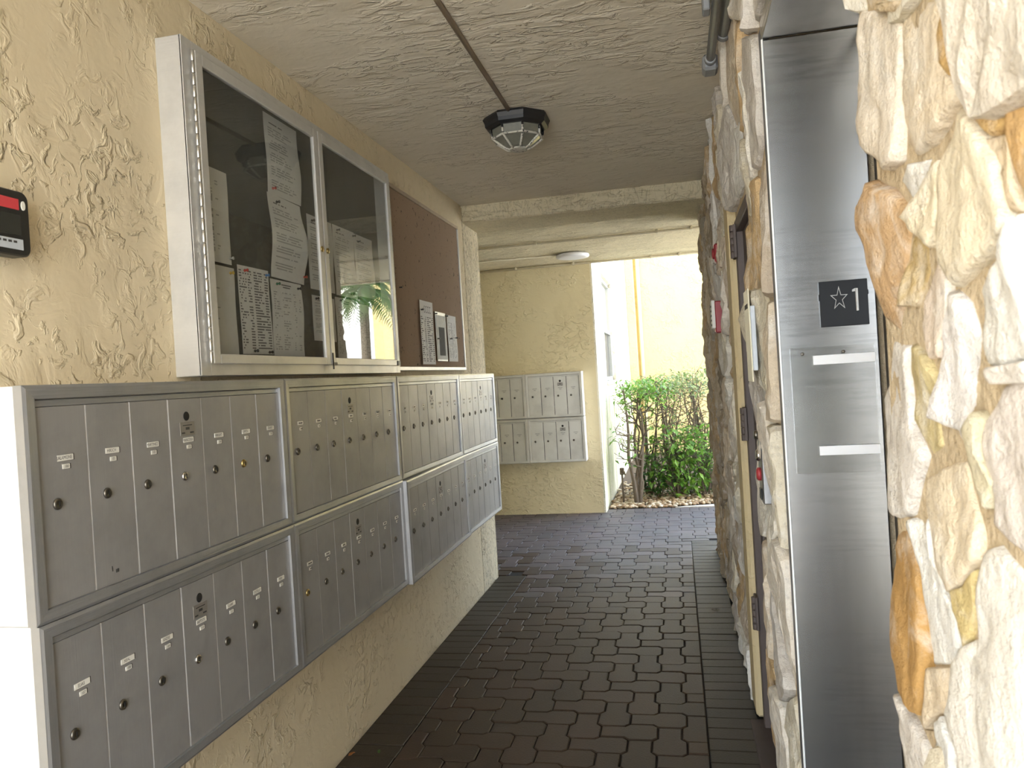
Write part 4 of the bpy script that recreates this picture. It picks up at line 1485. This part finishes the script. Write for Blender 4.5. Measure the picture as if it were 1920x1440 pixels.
def leaf_into(mb, p, d, size, w=.42):
    d = d.normalized()
    s_ = d.cross(Vector((random.gauss(0, .3), random.gauss(0, .3), 1))).normalized()
    u_ = s_.cross(d)
    q0, q3 = p, p+d*size-u_*size*.15
    q1, q2 = p+d*size*.45+s_*size*w*.5+u_*size*.07, p+d*size*.45-s_*size*w*.5+u_*size*.07
    qm = p+d*size*.5
    mb.add([q0, q1, q3, q2, qm], [(0, 4, 1), (1, 4, 2), (0, 3, 4), (3, 2, 4)])
def shrub(base, h, spread, label, n_stem=5, leaf_top=(.75, 1.0), n_leaf=350, leaf='leaf', size=.075, twigs=26, seed=0, low=0, trunk=.018, lean=(0, 0), singles=0):
    rr = random.Random(seed)
    e = empty('hedge_shrub', base)
    st = MB()
    tips = []
    for k in range(n_stem):
        a = rr.uniform(0, 6.28)
        r1 = spread*rr.uniform(.35, 1)
        top = Vector((math.cos(a)*r1+lean[0], math.sin(a)*r1*.7+lean[1], h*rr.uniform(.8, .97)))
        pts = [Vector((rr.uniform(-.03, .03), rr.uniform(-.03, .03), -.02))]
        for q in range(1, 6):
            t = q/5
            pts.append(pts[0].lerp(top, t)+Vector((rr.gauss(0, .035), rr.gauss(0, .035), 0))*(1-abs(t-.5)))
        st.tube(pts, [trunk*(1-.75*q/5) for q in range(6)], 6)
        for q in range(twigs//n_stem):
            t = rr.uniform(.3, .98)
            i0 = min(4, int(t*5))
            p = pts[i0].lerp(pts[i0+1], t*5-i0)
            dd = Vector((rr.gauss(0, 1), rr.gauss(0, 1), rr.uniform(-.1, .9))).normalized()
            L = rr.uniform(.12, .38)*min(1, h)
            p2 = p+dd*L*.5+Vector((0, 0, rr.uniform(-.02, .05)))
            p3 = p2+(dd+Vector((rr.gauss(0, .5), rr.gauss(0, .5), .4))).normalized()*L*.5
            p3.z = min(p3.z, h*.99)
            st.tube([p, p2, p3], [trunk*.30, trunk*.2, trunk*.1], 5, cap=False)
            tips.append(p3); tips.append(p2)
            for _ in range(2):
                d4 = Vector((rr.gauss(0, 1), rr.gauss(0, 1), rr.gauss(.1, .7))).normalized()
                st.tube([p2.lerp(p3, rr.random()), p3+d4*L*.3], [trunk*.14, trunk*.07], 4, cap=False)
    st.build('stems', M['bark'], e)
    fo = MB()
    for k in range(n_leaf):
        if low and k < low:
            a = rr.uniform(0, 6.28); r1 = spread*1.1*math.sqrt(rr.random())
            p = Vector((math.cos(a)*r1+lean[0]*.5, math.sin(a)*r1*.8+lean[1]*.5, h*rr.uniform(.05, .55)))
        else:
            a = rr.uniform(0, 6.28); r1 = spread*1.15*math.sqrt(rr.random())
            z = h*rr.uniform(*leaf_top)
            p = Vector((math.cos(a)*r1+lean[0], math.sin(a)*r1*.8+lean[1], z-.10*h*(r1/spread)**2*rr.random()))
            if rr.random() < .3 and tips:
                p = rr.choice(tips)+Vector((rr.gauss(0, .03), rr.gauss(0, .03), rr.gauss(0, .02)))
        d = Vector((rr.gauss(0, 1), rr.gauss(0, 1)-.3, rr.gauss(-.05, .5)))
        if d.length < .1:
            continue
        random.seed(seed*1000+k)
        sz = size*rr.uniform(.6, 1.15)
        if k >= n_leaf-singles:
            one = MB()
            leaf_into(one, Vector((0, 0, 0)), d, sz*1.15)
            one.build('leaf', M[leaf], e, p)
        else:
            leaf_into(fo, p, d, sz)
    f_o = fo.build('foliage', M[leaf], e)
    f_o['kind'] = 'stuff'
    return tag(e, label, 'shrub', 'garden hedge')
shrub((-.52, 9.10, 0), 1.48, .27, 'tall bare-stemmed shrub nearest the sunlit wall corner', 4, (.84, 1.0), 420, 'leaf', .085, 40, 3, trunk=.030, lean=(.10, .15), singles=25)
shrub((-.42, 9.75, 0), 1.46, .34, 'twiggy hedge shrub just behind the nearest one', 5, (.86, 1.0), 420, 'leaf', .075, 50, 4, trunk=.020, singles=0)
shrub((-.05, 9.70, 0), 1.50, .36, 'clipped hedge shrub in the middle with a flat leafy top', 6, (.88, 1.0), 460, 'leaf_dry', .07, 60, 5, trunk=.018)
shrub((.33, 10.0, 0), 1.58, .38, 'taller pale hedge shrub beside the stone wall', 6, (.80, 1.0), 520, 'leaf_dry', .065, 70, 6, trunk=.020)
shrub((.75, 10.1, 0), 1.58, .38, 'hedge shrub further right, mostly behind the stone wall', 5, (.80, 1.0), 420, 'leaf_dry', .065, 50, 7)
shrub((-.20, 10.5, 0), 1.52, .42, 'back row hedge shrub seen through the bare stems', 6, (.82, 1.0), 420, 'leaf_dry', .07, 70, 8)
shrub((.30, 10.8, 0), 1.55, .45, 'back row hedge shrub in front of the courtyard wall', 6, (.80, 1.0), 420, 'leaf_dry', .07, 70, 15)
shrub((-.08, 9.45, 0), .90, .30, 'low bushy shrub with bright leaves in front of the hedge', 7, (.25, 1.0), 520, 'leaf', .105, 30, 9, low=150, trunk=.012, singles=40)
shrub((.26, 9.50, 0), .86, .28, 'low bright shrub beside the stone wall', 7, (.2, 1.0), 480, 'leaf', .10, 30, 10, low=150, trunk=.012, singles=30)
shrub((-.30, 9.52, 0), .62, .24, 'small dark leafy shrub at the foot of the hedge', 6, (.15, 1.0), 380, 'leaf_dark', .085, 24, 11, low=120, trunk=.010)
shrub((.12, 9.80, 0), .55, .34, 'dark undergrowth shrub behind the low bright ones', 6, (.1, 1.0), 420, 'leaf_dark', .08, 24, 12, low=150, trunk=.010)
shrub((.68, 9.55, 0), .80, .30, 'low bright shrub further right behind the stone wall', 6, (.2, 1.0), 380, 'leaf', .10, 24, 13, low=120, trunk=.012)
# garden tap standing against the wall
ts = empty('garden_tap', (-.70, 9.18, 0))
MB().tube([(0, 0, -.02), (0, 0, .36)], .012, 8).build('riser', M['bark'], ts)
MB().box(-.025, .025, -.02, .02, .34, .42, 0, .006).build('valve', M['bark'], ts)
MB().tube([(0, -.015, .38), (.03, -.05, .38), (.04, -.06, .34)], .009, 8).build('spout', M['bark'], ts)
tag(ts, 'short brown standpipe tap beside the nearest hedge shrub', 'tap')

# planting to the right, which the notice cabinet glass reflects
def palm(base, h, label, seed):
    rr = random.Random(seed)
    e = empty('palm_tree', base)
    MB().tube([(0, 0, -.05), (.05, .02, h*.5), (.02, 0, h)], [.11, .09, .08], 10).build('trunk', M['bark'], e)
    for k in range(13):
        a = 2*math.pi*k/13+rr.uniform(-.2, .2)
        el_ = rr.uniform(-.1, .8)
        L = rr.uniform(1.2, 1.6)
        fr_ = MB()
        pts = []
        for q in range(9):
            t = q/8
            pts.append(Vector((math.cos(a)*L*t*math.cos(el_), math.sin(a)*L*t*math.cos(el_), h+L*(math.sin(el_)*t-.75*t*t))))
        fr_.tube(pts, [.014*(1-.8*q/8) for q in range(9)], 5)
        for q in range(1, 32):
            t = q/32
            i0 = min(7, int(t*8))
            p = pts[i0].lerp(pts[i0+1], t*8-i0)
            tg = (pts[i0+1]-pts[i0]).normalized()
            sd_ = tg.cross(Vector((0, 0, 1))).normalized()
            ll = .42*math.sin(math.pi*(.12+.83*t))
            for s_ in (-1, 1):
                d = (sd_*s_+tg*.6-Vector((0, 0, .45)))
                random.seed(seed+q)
                leaf_into(fr_, p, d, ll, .09)
        fr_.build('frond', M['palm'], e)
    return tag(e, label, 'palm')
palm((2.45, 12.6, 0), 3.3, 'palm tree to the right of the hedge, seen mirrored in the cabinet glass', 5)
def ti_plant(base, h, label, mat, seed):
    rr = random.Random(seed)
    e = empty('garden_plant', base)
    st = MB(); fo = MB()
    for k in range(6):
        top = Vector((rr.gauss(0, .16), rr.gauss(0, .16), h*rr.uniform(.6, 1)))
        st.tube([(0, 0, -.02), top*.5+Vector((.02, 0, 0)), top], [.014, .011, .008], 6)
        for q in range(18):
            a = rr.uniform(0, 6.28)
            random.seed(seed*50+q)
            leaf_into(fo, top-Vector((0, 0, rr.uniform(0, .25))), Vector((math.cos(a), math.sin(a), rr.uniform(-.2, .9))), rr.uniform(.22, .38), .26)
    st.build('stems', M['bark'], e)
    x_ = fo.build('foliage', M[mat], e)
    x_['kind'] = 'stuff'
    return tag(e, label, 'plant')
ti_plant((2.05, 10.3, 0), 1.0, 'red-leaved plant nearest the palm, seen mirrored in the cabinet glass', 'leaf_red', 1)
ti_plant((3.0, 10.6, 0), 1.25, 'green broad-leaved plant right of the palm', 'leaf', 2)
ti_plant((1.35, 11.0, 0), .9, 'green broad-leaved plant left of the palm', 'leaf', 3)
ti_plant((2.3, 11.5, 0), 1.15, 'red-leaved plant behind the palm', 'leaf_red', 4)
ti_plant((3.4, 11.9, 0), 1.3, 'pale green plant furthest right in the garden', 'leaf_dry', 6)

# a dead leaf and a paint chip on the paving
def litter(x, y, s, mat, label, seed):
    random.seed(seed)
    mb = MB()
    n = 9
    vs = [(0, 0, .004)]
    for k in range(n):
        t = 2*math.pi*k/n
        r = s*(.6+.4*abs(math.cos(t)))*random.uniform(.8, 1.1)
        vs.append((r*math.cos(t), r*.55*math.sin(t), .003+.35*s*abs(math.sin(t))*random.uniform(.2, .7)))
    vs += [(v[0], v[1], v[2]-.0015) for v in vs]
    fs = [(0, 1+k, 1+(k+1) % n) for k in range(n)]
    fs += [(n+1, n+2+(k+1) % n, n+2+k) for k in range(n)]
    fs += [(1+k, n+2+k, n+2+(k+1) % n, 1+(k+1) % n) for k in range(n)]
    mb.add(vs, fs)
    return tag(mb.build('fallen_leaf', M[mat], None, (x, y, .002), (0, 0, seed)), label, 'leaf')
litter(-1.44, 3.03, .020, 'dead_leaf', 'orange fallen leaf against the foot of the left wall', 1)
litter(-1.33, 3.06, .016, 'leaf_dark', 'small green leaf on the left border bricks', 2)
litter(.15, 5.05, .026, 'bark', 'curled brown leaf on the right border bricks', 3)
